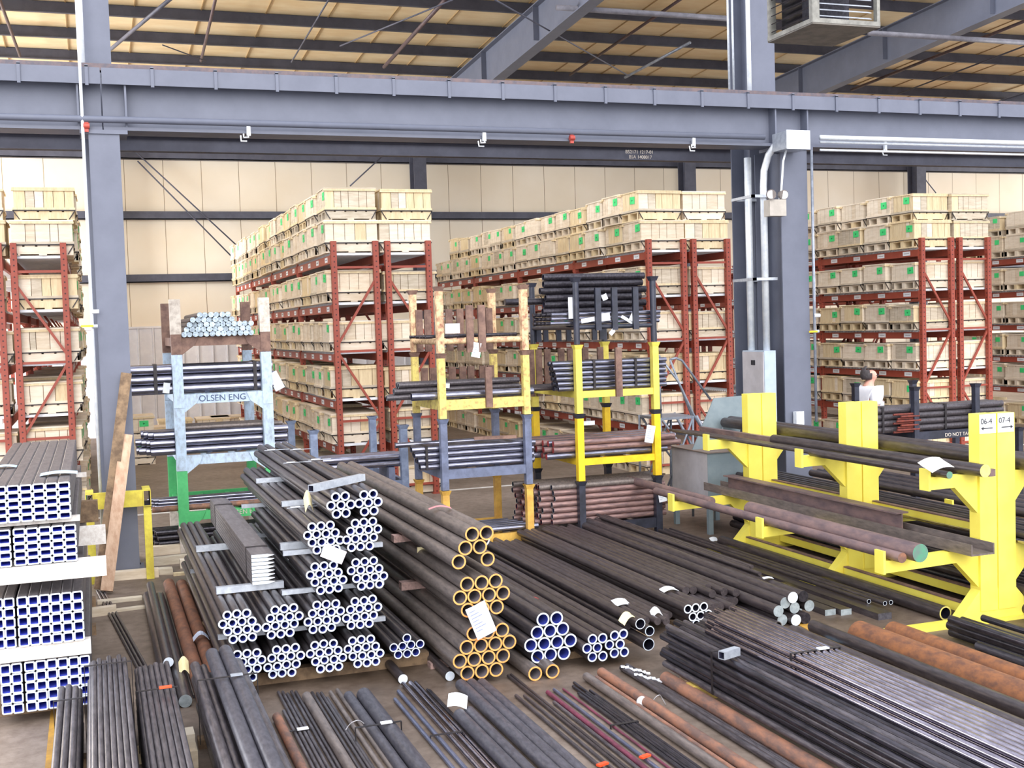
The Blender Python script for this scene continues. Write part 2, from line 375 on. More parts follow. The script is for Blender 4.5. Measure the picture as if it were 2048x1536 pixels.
rack(13.62+FD+GAPX, 'red pallet rack half behind the man, second frame from the column', 1, flip=True)
rack(18.9, 'red pallet rack at the far right, partly cut off by the picture edge', -1, flip=True)
rack(-0.27-FD, 'red pallet rack left of the blue-grey column, nearer half', 1, flip=True)
rack(-0.27-FD-GAPX-FD, 'red pallet rack at the left picture edge, mostly cut off', -1, flip=True, detail=False)

# ------------------------------------------------------------------ crates
CW, CD, BH, PH = 0.70, 0.77, 0.315, 0.138     # along Y, along X, box height, pallet height
def crate_parts(seed, face):
    """face = -1: tag and openings on the -X side, +1: on the +X side"""
    rnd = random.Random(seed)
    base = rnd.choice([0, 0, 0, 1, 1, 2, 3])
    def wood(): return base if rnd.random() < 0.78 else rnd.randrange(4)
    hx, hy = CD/2, CW/2
    b = MB(); b.box(-hx+0.016, hx-0.016, -hy+0.016, hy-0.016, PH, PH+BH-0.005, 4)
    for ax in (0, 1):
        n = rnd.choice([5, 6, 6]); L = (CW if ax == 0 else CD)
        cuts = [0]+sorted((i+rnd.uniform(-.22, .22))/n for i in range(1, n))+[1]
        for sgn in (-1, 1):
            for a, c in zip(cuts, cuts[1:]):
                a2, c2 = -L/2+a*L+0.004, -L/2+c*L-0.004; d = rnd.uniform(0, 0.003)
                if ax == 0: x1 = sgn*(hx-d); b.box(min(x1, sgn*(hx-0.018)), max(x1, sgn*(hx-0.018)), a2, c2, PH+0.02, PH+BH, wood())
                else: y1 = sgn*(hy-d); b.box(a2, c2, min(y1, sgn*(hy-0.018)), max(y1, sgn*(hy-0.018)), PH+0.02, PH+BH, wood())
    e = 0.012
    k = wood()
    b.box(-hx-e, hx+e, -hy-e, -hy, PH, PH+0.045, k).box(-hx-e, hx+e, hy, hy+e, PH, PH+0.045, k).box(-hx-e, -hx, -hy, hy, PH, PH+0.045, k).box(hx, hx+e, -hy, hy, PH, PH+0.045, k)
    body = b.mesh('crate_body', WOOD+[WOOD_DARK])
    l = MB(); k = wood()
    l.box(-hx-0.014, hx+0.014, -hy-0.014, hy+0.014, PH+BH, PH+BH+0.02, k)
    l.box(-hx-0.02, hx+0.02, -hy-0.02, -hy+0.05, PH+BH-0.03, PH+BH-0.002, 3).box(-hx-0.02, hx+0.02, hy-0.05, hy+0.02, PH+BH-0.03, PH+BH-0.002, 3)
    lid = l.mesh('lid', WOOD)
    p = MB()
    for yy in (-hy, -0.045, hy-0.09): p.box(-hx, hx, yy, yy+0.09 if yy != -hy else yy+0.022, 0.02, PH-0.02, wood())
    p.box(-hx, hx, hy-0.022, hy, 0.02, PH-0.02, wood())
    for xx in (-hx, -0.05, hx-0.1): p.box(xx, xx+0.1, -hy, hy, 0, 0.02, wood())
    for i in range(5): x = -hx+i*(CD-0.13)/4; p.box(x, x+0.13, -hy, hy, PH-0.02, PH, wood())
    for xx in (-hx, hx-0.03):
        for yy in (-hy, hy-0.07): p.box(xx, xx+0.03, yy, yy+0.07, 0.02, PH-0.02, wood())
    pal = p.mesh('pallet', WOOD)
    s = MB(); q = 0.0035; zt = PH+0.004
    for sg in (-1, 1):
        yy = sg*(hy+e+0.002)
        s.bar((-hx-e, yy, zt), (hx+e, yy, zt), q, 0.016); 
        for a in (-1, 1): s.bar((a*(hx+e), yy, zt), (a*(hx-0.07), yy, 0.012), q, 0.013)
        xx = sg*(hx+e+0.002); s.bar((xx, -hy-e, zt), (xx, hy+e, zt), q, 0.010)
    st = s.mesh('strap', STRAP)
    return body, lid, pal, st
PROTO = {f: [crate_parts(100*i+(0 if f < 0 else 50), f) for i in range(9)] for f in (-1,)}
tg = MB().box(-0.003, 0, -0.085, 0.085, -0.058, 0.058); tg.box(-0.004, -0.003, -0.02, 0.022, -0.006, 0.006, 1).box(-0.004, -0.003, 0.005, 0.014, -0.02, 0.016, 1)
tag_me = tg.mesh('green_tag', [GREEN_TAG, mat('dark_green_ink', (20, 120, 70), None, 0.7)])
CR = []          # (position, label, group, tag side or 0, proto index, yaw, scale)
LVN = ['on the floor', 'lowest shelf', 'second shelf', 'third shelf', 'fourth shelf', 'top shelf lower tier', 'top shelf upper tier']
def stack_row(x0, rowname, face, npos, over, levels=range(7), first=0, seed=0, skip=()):
    rnd = random.Random(seed)
    xc = x0+FD/2+face*over
    for lv in levels:
        for i in range(first, npos):
            if (lv, i) in skip: continue
            bay, c = divmod(i, 4)
            z = (0.0 if lv == 0 else LEV[min(lv, 5)-1]+0.037) + (PH+BH+0.022 if lv == 6 else 0)
            y = Y0+bay*BAY+0.40+c*0.735+rnd.uniform(-.012, .012)
            if lv == 6: y += rnd.uniform(-.07, .07)
            sc = (1+rnd.uniform(-.05, .03), 1+rnd.uniform(-.10, 0.0), 1+rnd.uniform(-.09, .03)) if lv != 5 else (1, 1+rnd.uniform(-.08, 0.0), 1)
            CR.append(((xc+rnd.uniform(-.035, .03), y, z), 'wooden crate, %s from the front, %s, %s' % (nth(i+1), LVN[lv], rowname),
                       'wooden crates on the pallet racks', face if rnd.random() < 0.86 and face else 0, rnd.randrange(9), rnd.uniform(-.03, .03), sc))
stack_row(3.31, 'rack left of the aisle', -1, 16, 0.04, seed=1)
stack_row(3.31+FD+GAPX, 'left rack\'s right half', 0, 1, 0.0, seed=2)
for i in (1, 2): pass
stack_row(8.36, 'rack right of the aisle', -1, 16, 0.04, seed=3, skip=[(6, 14), (6, 15)])
stack_row(8.36+FD+GAPX, 'rack beside the grey panel', 0, 1, 0.0, seed=4)
stack_row(8.36+FD+GAPX, 'rack beside the grey panel', 0, 5, 0.0, levels=[5], first=1, seed=44)
stack_row(13.62, 'rack behind the man', -1, 6, 0.04, seed=5)
stack_row(13.62+FD+GAPX, "second frame behind the man", 0, 1, 0.0, seed=6)
stack_row(18.9, 'rack at the right edge', -1, 7, 0.04, seed=7)
stack_row(-0.27-FD, 'rack left of the column', 1, 12, 0.08, seed=8)
stack_row(-0.27-2*FD-GAPX, 'rack at the left edge', 0, 1, 0.0, seed=9)
# crates standing on the floor beyond the stillage stack
for (px, py, Y, zb, n) in ((268, 912, 24.3, 0, 1), (268, 912, 24.3, .5, 2), (300, 840, 27.5, 0.3, 3), (425, 850, 29.6, 0.42, 4), (350, 850, 29.6, 0.42, 5), (368, 812, 29.6, .9, 6), (455, 850, 29.7, 0.42, 7)):
    p = on_y(px, py, Y)
    CR.append(((p.x, Y, 0.0 if n != 2 else PH+BH+0.022), {1: 'wooden crate on the floor right of the blue-grey column, bottom of its pair', 2: 'wooden crate right of the column, upper of the floor pair',
       3: 'wooden crate on the floor behind the pair beside the column', 4: 'wooden crate on the floor by the wall, seen through the stillage stack, third from the column',
       5: 'wooden crate on the floor by the wall, second from the column, under a pallet', 6: 'x', 7: 'wooden crate on the floor by the wall nearest the red rack'}[n],
       'wooden crates on the floor by the wall', 2, n, 0, (1, 1, 1)))
CR = [c for c in CR if c[1] != 'x']
CR.sort(key=lambda c: depth(c[0]))
def make_crate(c, tagname='wooden_crate'):
    pos, label, group, face, pi, yaw, sc = c
    t = thing(tagname, label, 'crate', pos, group, yaw); t.scale = sc
    body, lid, pal, st = PROTO[-1][pi]
    put('crate_body', body, t); put('lid', lid, t); put('pallet', pal, t)
    if depth(pos) < 26: put('strap', st, t)
    rnd = random.Random(pos[0]*13+pos[1]*7+pos[2])
    if face in (-1, 1): put('green_tag', tag_me, t, (face*(CD/2+0.003), -face*0+(-0.19 if True else 0)+rnd.uniform(-.05, .06), PH+BH-0.10+rnd.uniform(-.03, .015)), (rnd.uniform(-.06, .06), 0, 0 if face < 0 else PI))
    elif face == 2: put('green_tag', tag_me, t, (0.2+rnd.uniform(-.05, .05), -CW/2-0.003, PH+BH-0.13), (0, 0, PI/2))
    return t
NCR = 296
for c in CR[:NCR]: make_crate(c)
if len(CR) > NCR:
    rest = MB()
    for (pos, label, group, face, pi, yaw, sc) in CR[NCR:]:
        for me in PROTO[-1][pi][:3]:
            vs = [(v.co.x*sc[0]+pos[0], v.co.y*sc[1]+pos[1], v.co.z*sc[2]+pos[2]) for v in me.vertices]
            o = len(rest.v); rest.v += vs
            for p_ in me.polygons: rest.f.append(tuple(o+i for i in p_.vertices)); rest.m.append(p_.material_index); rest.sm.append(False)
        if face in (-1, 1):
            x = pos[0]+face*(CD/2*sc[0]+0.003); rest.box(x-0.002, x+0.002, pos[1]-0.25, pos[1]-0.12, pos[2]+PH+BH-0.16, pos[2]+PH+BH-0.06, 5)
    o = rest.build('wooden_crate', WOOD+[WOOD_DARK, GREEN_TAG]); o['kind'] = 'stuff'
    tag(o, 'wooden crates at the far ends of the racks, deep in the aisles', 'crate')
# ------------------------------------------------------------------ steel stock on the floor
MILL = mat('mill_scale_steel', (98, 92, 96), (64, 60, 64), 0.34, 0.4, 9, (6, 1, 6), vary=0.10, lo=0.3, hi=0.7)
MILL_T = mat('dusty_mill_scale_steel', (138, 126, 120), (96, 88, 86), 0.45, 0.25, 8, (5, 1, 5), vary=0.08, lo=0.3, hi=0.7)
BROWNBAR = mat('brown_oxidised_steel', (90, 81, 82), (54, 48, 51), 0.36, 0.3, 9, (6, 1, 6), vary=0.14, lo=0.3, hi=0.7)
SLATE = mat('slate_grey_steel', (96, 94, 102), (74, 72, 80), 0.45, 0.3, 14, (3, 1, 3), vary=0.08)
BLACKBAR = mat('black_oiled_steel', (66, 62, 70), (40, 38, 44), 0.33, 0.45, 9, (5, 1, 5), vary=0.12)
SHINY = mat('bright_drawn_steel', (172, 166, 178), (138, 132, 144), 0.22, 1.0, 9, (6, 1, 6), vary=0.08)
BLUEBAR = mat('blue_grey_cold_drawn_steel', (132, 138, 164), (110, 116, 142), 0.33, 0.7, 9, (6, 1, 6), vary=0.06)
RUST = mat('orange_rust', (152, 98, 60), (104, 70, 54), 0.75, 0.1, 9, (1.6, 1, 1.6), vary=0.06, bump=0.15, lo=0.35, hi=0.65)
RUST2 = mat('pink_brown_rust', (160, 112, 88), (112, 88, 80), 0.7, 0.1, 7, (2, 0.8, 2), vary=0.06, bump=0.1)
MAROON = mat('maroon_primed_steel', (132, 62, 84), (94, 50, 66), 0.5, 0.2, 9, (4, 1, 4), vary=0.08)
CUT = mat('bright_saw_cut_end', (232, 240, 250), (214, 226, 240), 0.5, 0.1, 30, vary=0.03)
ORANGE = mat('orange_lacquered_end', (246, 178, 104), (240, 160, 84), 0.5, 0, 30, vary=0.04)
INBLUE = mat('blue_lit_bore', (104, 118, 232), (84, 98, 210), 0.5, 0.1, 12, vary=0.05)  # colour fringing and light inside the bore painted as bright blue
INGREY = mat('grey_lit_bore', (176, 166, 174), (152, 144, 152), 0.6, 0.1, 12, vary=0.05)  # lightened so the colour carries the light inside the pipes
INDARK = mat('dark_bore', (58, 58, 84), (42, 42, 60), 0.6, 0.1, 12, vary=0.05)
CAPGREY = mat('grey_saw_cut_face', (176, 186, 190), (146, 156, 160), 0.5, 0.2, 20, vary=0.16)
GREENEND = mat('green_painted_end', (88, 150, 120), (104, 128, 118), 0.55, 0, 14, vary=0.04)
YELLOWEND = mat('yellow_painted_end', (226, 216, 130), (206, 196, 112), 0.6, 0, 18, vary=0.03)
_rm = {}
def rod_mesh(name, r, L, m, end=None, t=0.0, inner=None, n=None, axis='y'):
    key = (name, round(r, 4), round(L, 2), m.name, end and end.name, round(t, 4), inner and inner.name, axis)
    if key not in _rm:
        n = n or (20 if r > 0.03 else 14 if r > 0.014 else 10)
        e = Vector((0, L, 0)) if axis == 'y' else Vector((L, 0, 0))
        mats = [m, end or m, inner or m]
        _rm[key] = MB().tube((0, 0, 0), e, r, n, 0, capmi=1, t=t, inmi=2).mesh(name, mats)
    return _rm[key]
def rod(name, x, y0, z, r, y1, m, label, cat, group=None, end=None, t=0.0, inner=None, dx=0.0, jit=0.0, dz=0.0):
    if jit: y0 += random.uniform(-jit, jit); y1 += random.uniform(-jit, jit)
    L = y1-y0
    o = put(name, rod_mesh(name, r, L, m, end, t, inner), None, (x, y0, z))
    if dx or dz: o.rotation_euler = (math.atan2(dz, L), 0, -math.atan2(dx, L))
    return tag(o, label, cat, group)
def hexbundle(first, pitch, rows, y0, y1, r, t, m, end, inner, where, group, name='steel_pipe', jit=0.012):
    """rows = [(count, shift in half pitches from the row above)]; first = (x, z) of the first pipe of the top row"""
    x0, z0 = first; sh = 0; out = []
    for ri, (n, d) in enumerate(rows):
        sh += d
        for k in range(n):
            out.append(rod(name, x0+(sh*0.5+k)*pitch, y0, z0-ri*pitch*0.866, r, y1,
                m, '%s, %s pipe in its %s row' % (where, nth(k+1), nth(ri+1)), 'pipe', group, end, t, inner, jit=jit))
    return out
Z3 = lambda x, y: (380+x/4.389, 880+y/4.389); Z4 = lambda x, y: (380+x/4.316, 1180+y/4.316)
P33 = [(3, 0), (4, -1), (4, 1), (3, 1)]; N33 = [(3, 0), (4, -1), (4, -1), (3, 1)]; S7 = [(2, 0), (3, -1), (2, 1)]
BY = 8.2
BUN = [  # zoom point of the first pipe, top row height, rows, far end, words
 (Z3(1278, 503), 1.328, S7, 12.15, 'white-ended pipe in the left seven-pipe bundle on top'),
 (Z3(1525, 487), 1.328, S7, 12.3, 'white-ended pipe in the right seven-pipe bundle on top'),
 (Z3(1068, 745), 1.132, P33, 11.9, 'white-ended pipe in the bundle with the pink tag'),
 (Z3(1448, 740), 1.132, N33, 12.0, 'white-ended pipe, bundle right of the pink-tagged one'),
 (Z3(1095, 1118), 0.850, P33, 11.2, 'white-ended pipe, bundle just under the pink tag'),
 (Z3(1455, 1065), 0.850, P33, 11.9, 'white-ended pipe, third bundle up beside the orange ends'),
 (Z4(320, 198), 0.575, P33, 12.3, 'white-ended pipe, leftmost bundle of the second layer'),
 (Z4(733, 165), 0.575, N33, 12.0, 'white-ended pipe, second bundle of the second layer'),
 (Z4(1097, 138), 0.575, N33, 11.9, 'white-ended pipe, third bundle of the second layer'),
 (Z4(1423, 105), 0.575, N33, 12.2, 'white-ended pipe, rightmost bundle of the second layer'),
 (Z4(408, 550), 0.295, N33, 12.3, 'white-ended pipe, leftmost bundle of the bottom layer'),
 (Z4(747, 513), 0.295, N33, 12.2, 'white-ended pipe, second bundle of the bottom layer'),
 (Z4(1077, 487), 0.295, P33, 12.1, 'white-ended pipe, third bundle of the bottom layer'),
 (Z4(1402, 443), 0.295, P33, 12.2, 'white-ended pipe, rightmost full bundle of the bottom layer'),
]
for (px, z, rows, yf, where) in BUN:
    x = on_y(px[0], px[1], BY).x
    big = rows is S7
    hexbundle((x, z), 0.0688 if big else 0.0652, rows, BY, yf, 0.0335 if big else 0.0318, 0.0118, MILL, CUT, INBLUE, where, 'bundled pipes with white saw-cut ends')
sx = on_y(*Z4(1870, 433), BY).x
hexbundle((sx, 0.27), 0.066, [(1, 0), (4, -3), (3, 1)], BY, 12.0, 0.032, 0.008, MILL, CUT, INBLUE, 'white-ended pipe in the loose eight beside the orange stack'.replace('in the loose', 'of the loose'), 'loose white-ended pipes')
# spacers between the layers: galvanised square tube laid across
def spacer(a, b, s, label, m=GALV, name='spacer_tube', cat='tube', group='square tube spacers'):
    a, b = Vector(a), Vector(b); d = (b-a).normalized(); u = Vector((0, 0, 1)); x = d.cross(u).normalized()
    L = (b-a).length; mb = MB(); h = s/2; q = h*0.78
    def R(c, k): return [c+x*(i*k)+u*(j*k) for i, j in ((-1, -1), (1, -1), (1, 1), (-1, 1))]
    o = R(a, h)+R(b, h); i_ = R(a, q)+R(b, q)
    mb.add(o, [(k, (k+1) % 4, 4+(k+1) % 4, 4+k) for k in range(4)]); mb.add(i_, [(k, (k+1) % 4, 4+(k+1) % 4, 4+k) for k in range(4)], 1)
    mb.add(R(a, h)+R(a, q), [(k, (k+1) % 4, 4+(k+1) % 4, 4+k) for k in range(4)]); mb.add(R(b, h)+R(b, q), [(k, (k+1) % 4, 4+(k+1) % 4, 4+k) for k in range(4)])
    return tag(mb.build(name, [m, INDARK]), label, cat, group)
ZS = {1: 0.3465, 2: 0.628, 3: 0.9075, 4: 1.182}   # heights of the tops of the layers below
def span(px0, px1, z, Y=None):
    a = on_z(px0[0], px0[1], z); b = on_z(px1[0], px1[1], z); b.y = a.y; return a, b
a = on_z(432, 1180, 0.64); spacer((a.x, a.y, 0.636), (1.25, a.y, 0.636), 0.05, 'long galvanised square tube under the stack of steel angles')
a = on_z(392, 1098, 0.636); spacer((a.x, a.y, 0.636), (1.2, a.y, 0.636), 0.05, 'galvanised square tube under the far end of the angle stack')
a = on_z(560, 1093, 0.906); spacer((a.x, a.y, 0.906), (1.45, a.y, 0.906), 0.05, 'bright square tube end left of the pink-tagged bundle', GALV)
a = on_z(563, 1008, 1.18); spacer((a.x, a.y, 1.18), (1.75, a.y, 1.18), 0.04, 'short grey square tube beside the curled yellow tag')
a = on_z(512, 962, 1.18); spacer((a.x, a.y, 1.18), (1.75, a.y, 1.18), 0.04, 'farthest grey square tube spacer near the blue stillage')
a = on_z(622, 978, 1.39); b = on_z(725, 955, 1.39); spacer((a.x, a.y, 1.393), (b.x, b.y, 1.393), 0.05, 'grey square tube lying askew over the top bundles')
for i, (yy, lb) in enumerate(((8.45, 'timber bearer under the near ends of the bundled pipes'), (10.1, 'timber bearer under the middle of the bundled pipes'), (11.8, 'timber bearer under the far ends of the bundled pipes'))):
    tag(MB().box(0.72, 2.25, yy-0.045, yy+0.045, 0, 0.088).build('timber_bearer', WOOD_DARK), lb, 'timber', 'timber bearers on the floor')
for z, x0, x1, lb in ((0.355, 0.74, 1.95, 'first'), (0.625, 1.2, 1.95, 'second'), (0.908, 1.22, 1.95, 'third')):
    for yy, w2 in ((8.5, 'near'), (11.0, 'far')):
        if z == 0.355 or w2 == 'near' or True:
            spacer((x0, yy, z), (x1, yy, z), 0.034, 'thin square tube, %s spacer layer up, %s end of the bundles' % (lb, w2))
# steel angles in a block on the long spacer
ax0 = on_y(432, 1040, 11.0)
ta = thing('angle_stack', 'x', 'steel')
bpy.data.objects.remove(ta)
p0, p1 = on_z(520, 1180, 0.66), on_z(445, 1060, 0.66)
for k in range(8):
    z = 0.665+k*0.028
    a_, b_ = on_z(505, 1172, 0.66), on_z(440, 1100, 0.66)
    x0, y0 = a_.x, a_.y; dx = (b_.x-a_.x); L = 3.2
    prof = [(0, 0), (0.115, 0.0), (0.165, 0.013), (0.165, 0.015), (0.115, 0.024), (0.0, 0.024)]
    me = MB().prism(prof, 1, 0, L, 0); me.m[0] = 1; me.m[1] = 1
    o = put('steel_angle', me.mesh('steel_angle', [mat('grey_mill_finish_angle', (128, 122, 124), (108, 102, 104), 0.5, 0.3, 8, (4, 1, 4), vary=0.06), CUT]), None, (x0, y0, z), (0, 0, 0.0))
    tag(o, 'long grey steel angle, %s from the bottom of the angle stack' % nth(k+1), 'angle', 'stacked steel angles')
st = MB()
for yy in (y0+0.32, y0+2.7): st.box(x0-0.004, x0+0.160, yy-0.008, yy+0.008, 0.66, 0.894)
tag(st.build('steel_strap', STRAP), 'steel straps around the stack of grey angles', 'strap')

# ---- square and rectangular tubes at the left
def tubemesh(name, w_, h_, L, t, m, end, inner):
    key = (name, w_, h_, L, t)
    if key not in _rm:
        mb = MB(); c = 0.008
        def ring(y, a, b, c):
            return [(-a+c, y, -b), (a-c, y, -b), (a, y, -b+c), (a, y, b-c), (a-c, y, b), (-a+c, y, b), (-a, y, b-c), (-a, y, -b+c)]
        o0, o1 = ring(0, w_/2, h_/2, c), ring(L, w_/2, h_/2, c); i0, i1 = ring(0, w_/2-t, h_/2-t, c/2), ring(L, w_/2-t, h_/2-t, c/2)
        q = lambda: [(k, (k+1) % 8, 8+(k+1) % 8, 8+k) for k in range(8)]
        mb.add(o0+o1, q(), 0); mb.add(o0+i0, q(), 1); mb.add(o1+i1, q(), 1); mb.add(i0+i1, q(), 2)
        _rm[key] = mb.mesh(name, [m, end, inner])
    return _rm[key]
TUBEG = mat('grey_tube_steel', (124, 118, 120), (92, 88, 92), 0.45, 0.35, 7, (5, 1, 5), vary=0.08, lo=0.3, hi=0.7)
def tubeblock(name, xr, z1, w_, h_, nx, nz, y0, y1, where, group, gap=None):
    for r_ in range(nz):
        for c in range(nx):
            x = xr-w_*(c+0.5)*1.005-(0.012 if gap and c >= gap else 0); z = z1-h_*(r_+0.5)*1.003
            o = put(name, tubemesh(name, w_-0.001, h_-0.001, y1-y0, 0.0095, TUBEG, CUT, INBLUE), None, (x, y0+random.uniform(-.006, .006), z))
            tag(o, '%s, %s column from the right, %s row down' % (where, nth(c+1), nth(r_+1)), 'tube', group)
tubeblock('rectangular_tube', -0.18, 1.565, 0.0765, 0.0485, 7, 5, 8.22, 11.6, 'white-ended rectangular tube, topmost block', 'topmost block of rectangular tubes')
tubeblock('rectangular_tube', -0.155, 1.285, 0.0765, 0.0485, 7, 5, 8.2, 12.0, 'white-ended rectangular tube, second block', 'second block of rectangular tubes', 5)
tubeblock('square_tube', -0.135, 0.842, 0.0668, 0.0655, 8, 5, 8.2, 12.0, 'white-ended square tube, third block down', 'third block of square tubes', 6)
tubeblock('square_tube', -0.11, 0.412, 0.0668, 0.0655, 8, 5, 8.2, 12.0, 'white-ended square tube, bottom block', 'bottom block of square tubes', 6)
WPLANK = mat('whitewashed_plank', (246, 240, 232), (222, 212, 202), 0.75, 0, 5, (6, 1, 6), vary=0.04)
def block(name, a, b, m, label, cat='timber', group='timber bearers on the floor'):
    return tag(MB().box(a[0], b[0], a[1], b[1], a[2], b[2]).build(name, m), label, cat, group)
pl = on_y(195, 1140, 8.25)
block('wooden_plank', (-0.95, 8.21, 0.925), (0.02, 8.35, 1.036), WPLANK, 'whitewashed plank under the second block of rectangular tubes', group='planks between the tube blocks')
block('wooden_plank', (-0.95, 9.6, 0.905), (0.03, 9.75, 1.036), WPLANK, 'whitewashed plank farther back under the second block of rectangular tubes', group='planks between the tube blocks')
block('wooden_plank', (-0.95, 8.8, 0.845), (-0.02, 8.9, 0.925), WOOD_DARK, 'dirty timber on top of the third tube block, lengthwise middle', group='planks between the tube blocks')
block('wooden_plank', (-0.95, 11.2, 0.845), (-0.02, 11.3, 1.036), WOOD_DARK, 'dirty timber between tube blocks at their far end', group='planks between the tube blocks')
block('wooden_plank', (-0.95, 8.30, 1.289), (-0.13, 8.38, 1.321), WPLANK, 'thin white batten under the topmost tube block, near end', group='planks between the tube blocks')
block('wooden_plank', (-0.95, 10.9, 1.289), (-0.10, 11.0, 1.321), WPLANK, 'thin batten under the topmost tube block, far end', group='planks between the tube blocks')
block('wooden_plank', (-0.95, 8.22, 0.415), (-0.10, 8.30, 0.510), WPLANK, 'white batten between the two square tube blocks, near end', group='planks between the tube blocks')
block('wooden_plank', (-0.95, 11.2, 0.415), (-0.10, 11.3, 0.510), WOOD_DARK, 'dark batten between the two square tube blocks, far end', group='planks between the tube blocks')
for yy, k in ((8.5, 'near'), (10.5, 'middle'), (11.6, 'far')):
    block('timber_bearer', (-0.95, yy-0.05, 0), (-0.08, yy+0.05, 0.083), WOOD_DARK, 'timber bearer under the bottom tube block, %s end' % k)

# ---- orange-ended pipes, right of the white bundles
OR_R, OR_T = 0.0515, 0.0115
def orow(z, xs, where, y0=7.75, y1=12.3, end=ORANGE, y_extra=None):
    for k, x in enumerate(xs):
        yy = y0
        e = end
        if isinstance(x, tuple): x, yy, e = x
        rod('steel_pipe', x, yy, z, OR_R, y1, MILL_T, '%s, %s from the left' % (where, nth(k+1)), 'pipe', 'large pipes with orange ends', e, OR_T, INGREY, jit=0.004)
orow(1.058, [2.415, 2.52], 'orange-ended pipe on the very top of the orange stack')
orow(0.967, [2.362, 2.467, (2.572, 8.0, CUT)], 'large pipe, second row of the orange stack')
orow(0.876, [2.31, (2.415, 8.1, CUT), 2.52], 'large pipe, third row of the orange stack')
orow(0.715, [2.365, 2.47, 2.575], 'orange-ended pipe in the middle bundle top row')
orow(0.624, [2.312, 2.417, 2.522, 2.627], 'orange-ended pipe in the middle bundle centre row')
orow(0.533, [2.365, 2.47, 2.575], 'orange-ended pipe in the middle bundle bottom row')
orow(0.365, [2.40, 2.505, 2.61], 'orange-ended pipe in the lowest bundle top row')
orow(0.274, [2.347, 2.452, 2.557, 2.662], 'orange-ended pipe in the lowest bundle second row')
orow(0.183, [2.295, 2.40, 2.505, 2.61], 'orange-ended pipe in the lowest bundle third row')
orow(0.092, [2.347, 2.452, 2.557], 'orange-ended pipe in the lowest bundle bottom row')
orow(0.052, [2.815, 2.945], 'orange-ended pipe lying alone on the floor', 7.66, 11.8)
for z0, z1, yy, lb in ((0.0, 0.040, 8.3, 'wooden slat under the near end of the orange stack'), (0.0, 0.040, 11.5, 'wooden slat under the far end of the orange stack'),
                       (0.4175, 0.480, 9.1, 'pink-brown timber between the lowest and middle orange bundles, near end'), (0.4175, 0.480, 11.6, 'timber between the lowest and middle orange bundles, far end'),
                       (0.7675, 0.8235, 9.3, 'timber between the middle and top orange rows, near end'), (0.7675, 0.8235, 11.6, 'timber between the middle and top orange rows, far end')):
    block('timber_bearer', (2.22, yy-0.045, z0), (2.72, yy+0.045, z1), mat('pinkish_timber', (178, 146, 138), (140, 116, 110), 0.8, 0, 6, (6, 1, 6), vary=0.08), lb)
# two solid bars with pale ends poking out left of the orange stack
for px, py, lb in ((806, 1358, 'brown solid bar with a white ball-like end, left of the orange stack'), (900, 1352, 'brown solid bar with a pale grey end beside the orange stack')):
    p = on_z(px, py, 0.035); rod('solid_bar', p.x, p.y, 0.034, 0.034, 12, BROWNBAR, lb, 'bar', 'solid bars on the floor', CUT)
# ---- large white-ended pipes (D) and two small bundles (E)
def zrow(name, r, t, rows, y0, y1, m, end, inner, where, group, cat='pipe'):
    for ri, (z, xs) in enumerate(rows):
        for k, x in enumerate(xs):
            rod(name, x, y0, z, r, y1, m, '%s, %s row, %s from left' % (where, nth(ri+1), nth(k+1)), cat, group, end, t, inner, jit=0.012)
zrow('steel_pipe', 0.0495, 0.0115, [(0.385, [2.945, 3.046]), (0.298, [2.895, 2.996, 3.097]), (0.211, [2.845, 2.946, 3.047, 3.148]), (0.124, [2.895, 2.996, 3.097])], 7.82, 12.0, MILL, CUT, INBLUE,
     'wide white-ended pipe right of the orange stack', 'twelve wide white-ended pipes')
for yy, k in ((8.2, 'near'), (11.2, 'far')): block('timber_bearer', (2.84, yy-0.04, 0), (3.16, yy+0.04, 0.074), WOOD_DARK, 'dark timber under the twelve wide white-ended pipes, %s end' % k)
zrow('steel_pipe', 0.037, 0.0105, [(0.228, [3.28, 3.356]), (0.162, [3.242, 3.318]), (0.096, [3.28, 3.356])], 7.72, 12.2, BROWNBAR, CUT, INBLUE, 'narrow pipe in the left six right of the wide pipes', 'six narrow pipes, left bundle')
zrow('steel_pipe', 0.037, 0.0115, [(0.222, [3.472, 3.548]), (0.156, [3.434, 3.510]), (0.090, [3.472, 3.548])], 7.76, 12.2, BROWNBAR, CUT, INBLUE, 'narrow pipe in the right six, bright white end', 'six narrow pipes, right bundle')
for x0, x1, k in ((3.2, 3.4, 'left'), (3.42, 3.6, 'right')):
    for yy, w2 in ((8.1, 'near'), (11.5, 'far')): block('timber_bearer', (x0, yy-0.04, 0), (x1, yy+0.04, 0.052), WOOD_DARK, 'dark timber under the %s six narrow pipes, %s end' % (k, w2))
for (x, z, y0, r) in ((3.70, 0.272, 7.8, 0.040), (3.765, 0.215, 7.78, 0.038), (3.725, 0.135, 7.72, 0.046)):
    rod('steel_pipe', x, y0, z, r, 12.2, BROWNBAR, 'brown pipe with a thin pale rim, %s of three' % {0.272: 'top', 0.215: 'middle', 0.135: 'lowest'}[z], 'pipe', 'three brown pipes left of the black rods', CUT, 0.006, INDARK)
rod('solid_bar', 3.69, 8.0, 0.205, 0.026, 12.2, BROWNBAR, 'dark bar tucked behind the three brown pipes', 'bar', None)
for yy, w2 in ((8.3, 'near'), (11.5, 'far')): block('timber_bearer', (3.62, yy-0.04, 0), (3.98, yy+0.04, 0.088), WOOD_DARK, 'timber under the three brown pipes, %s end' % w2)
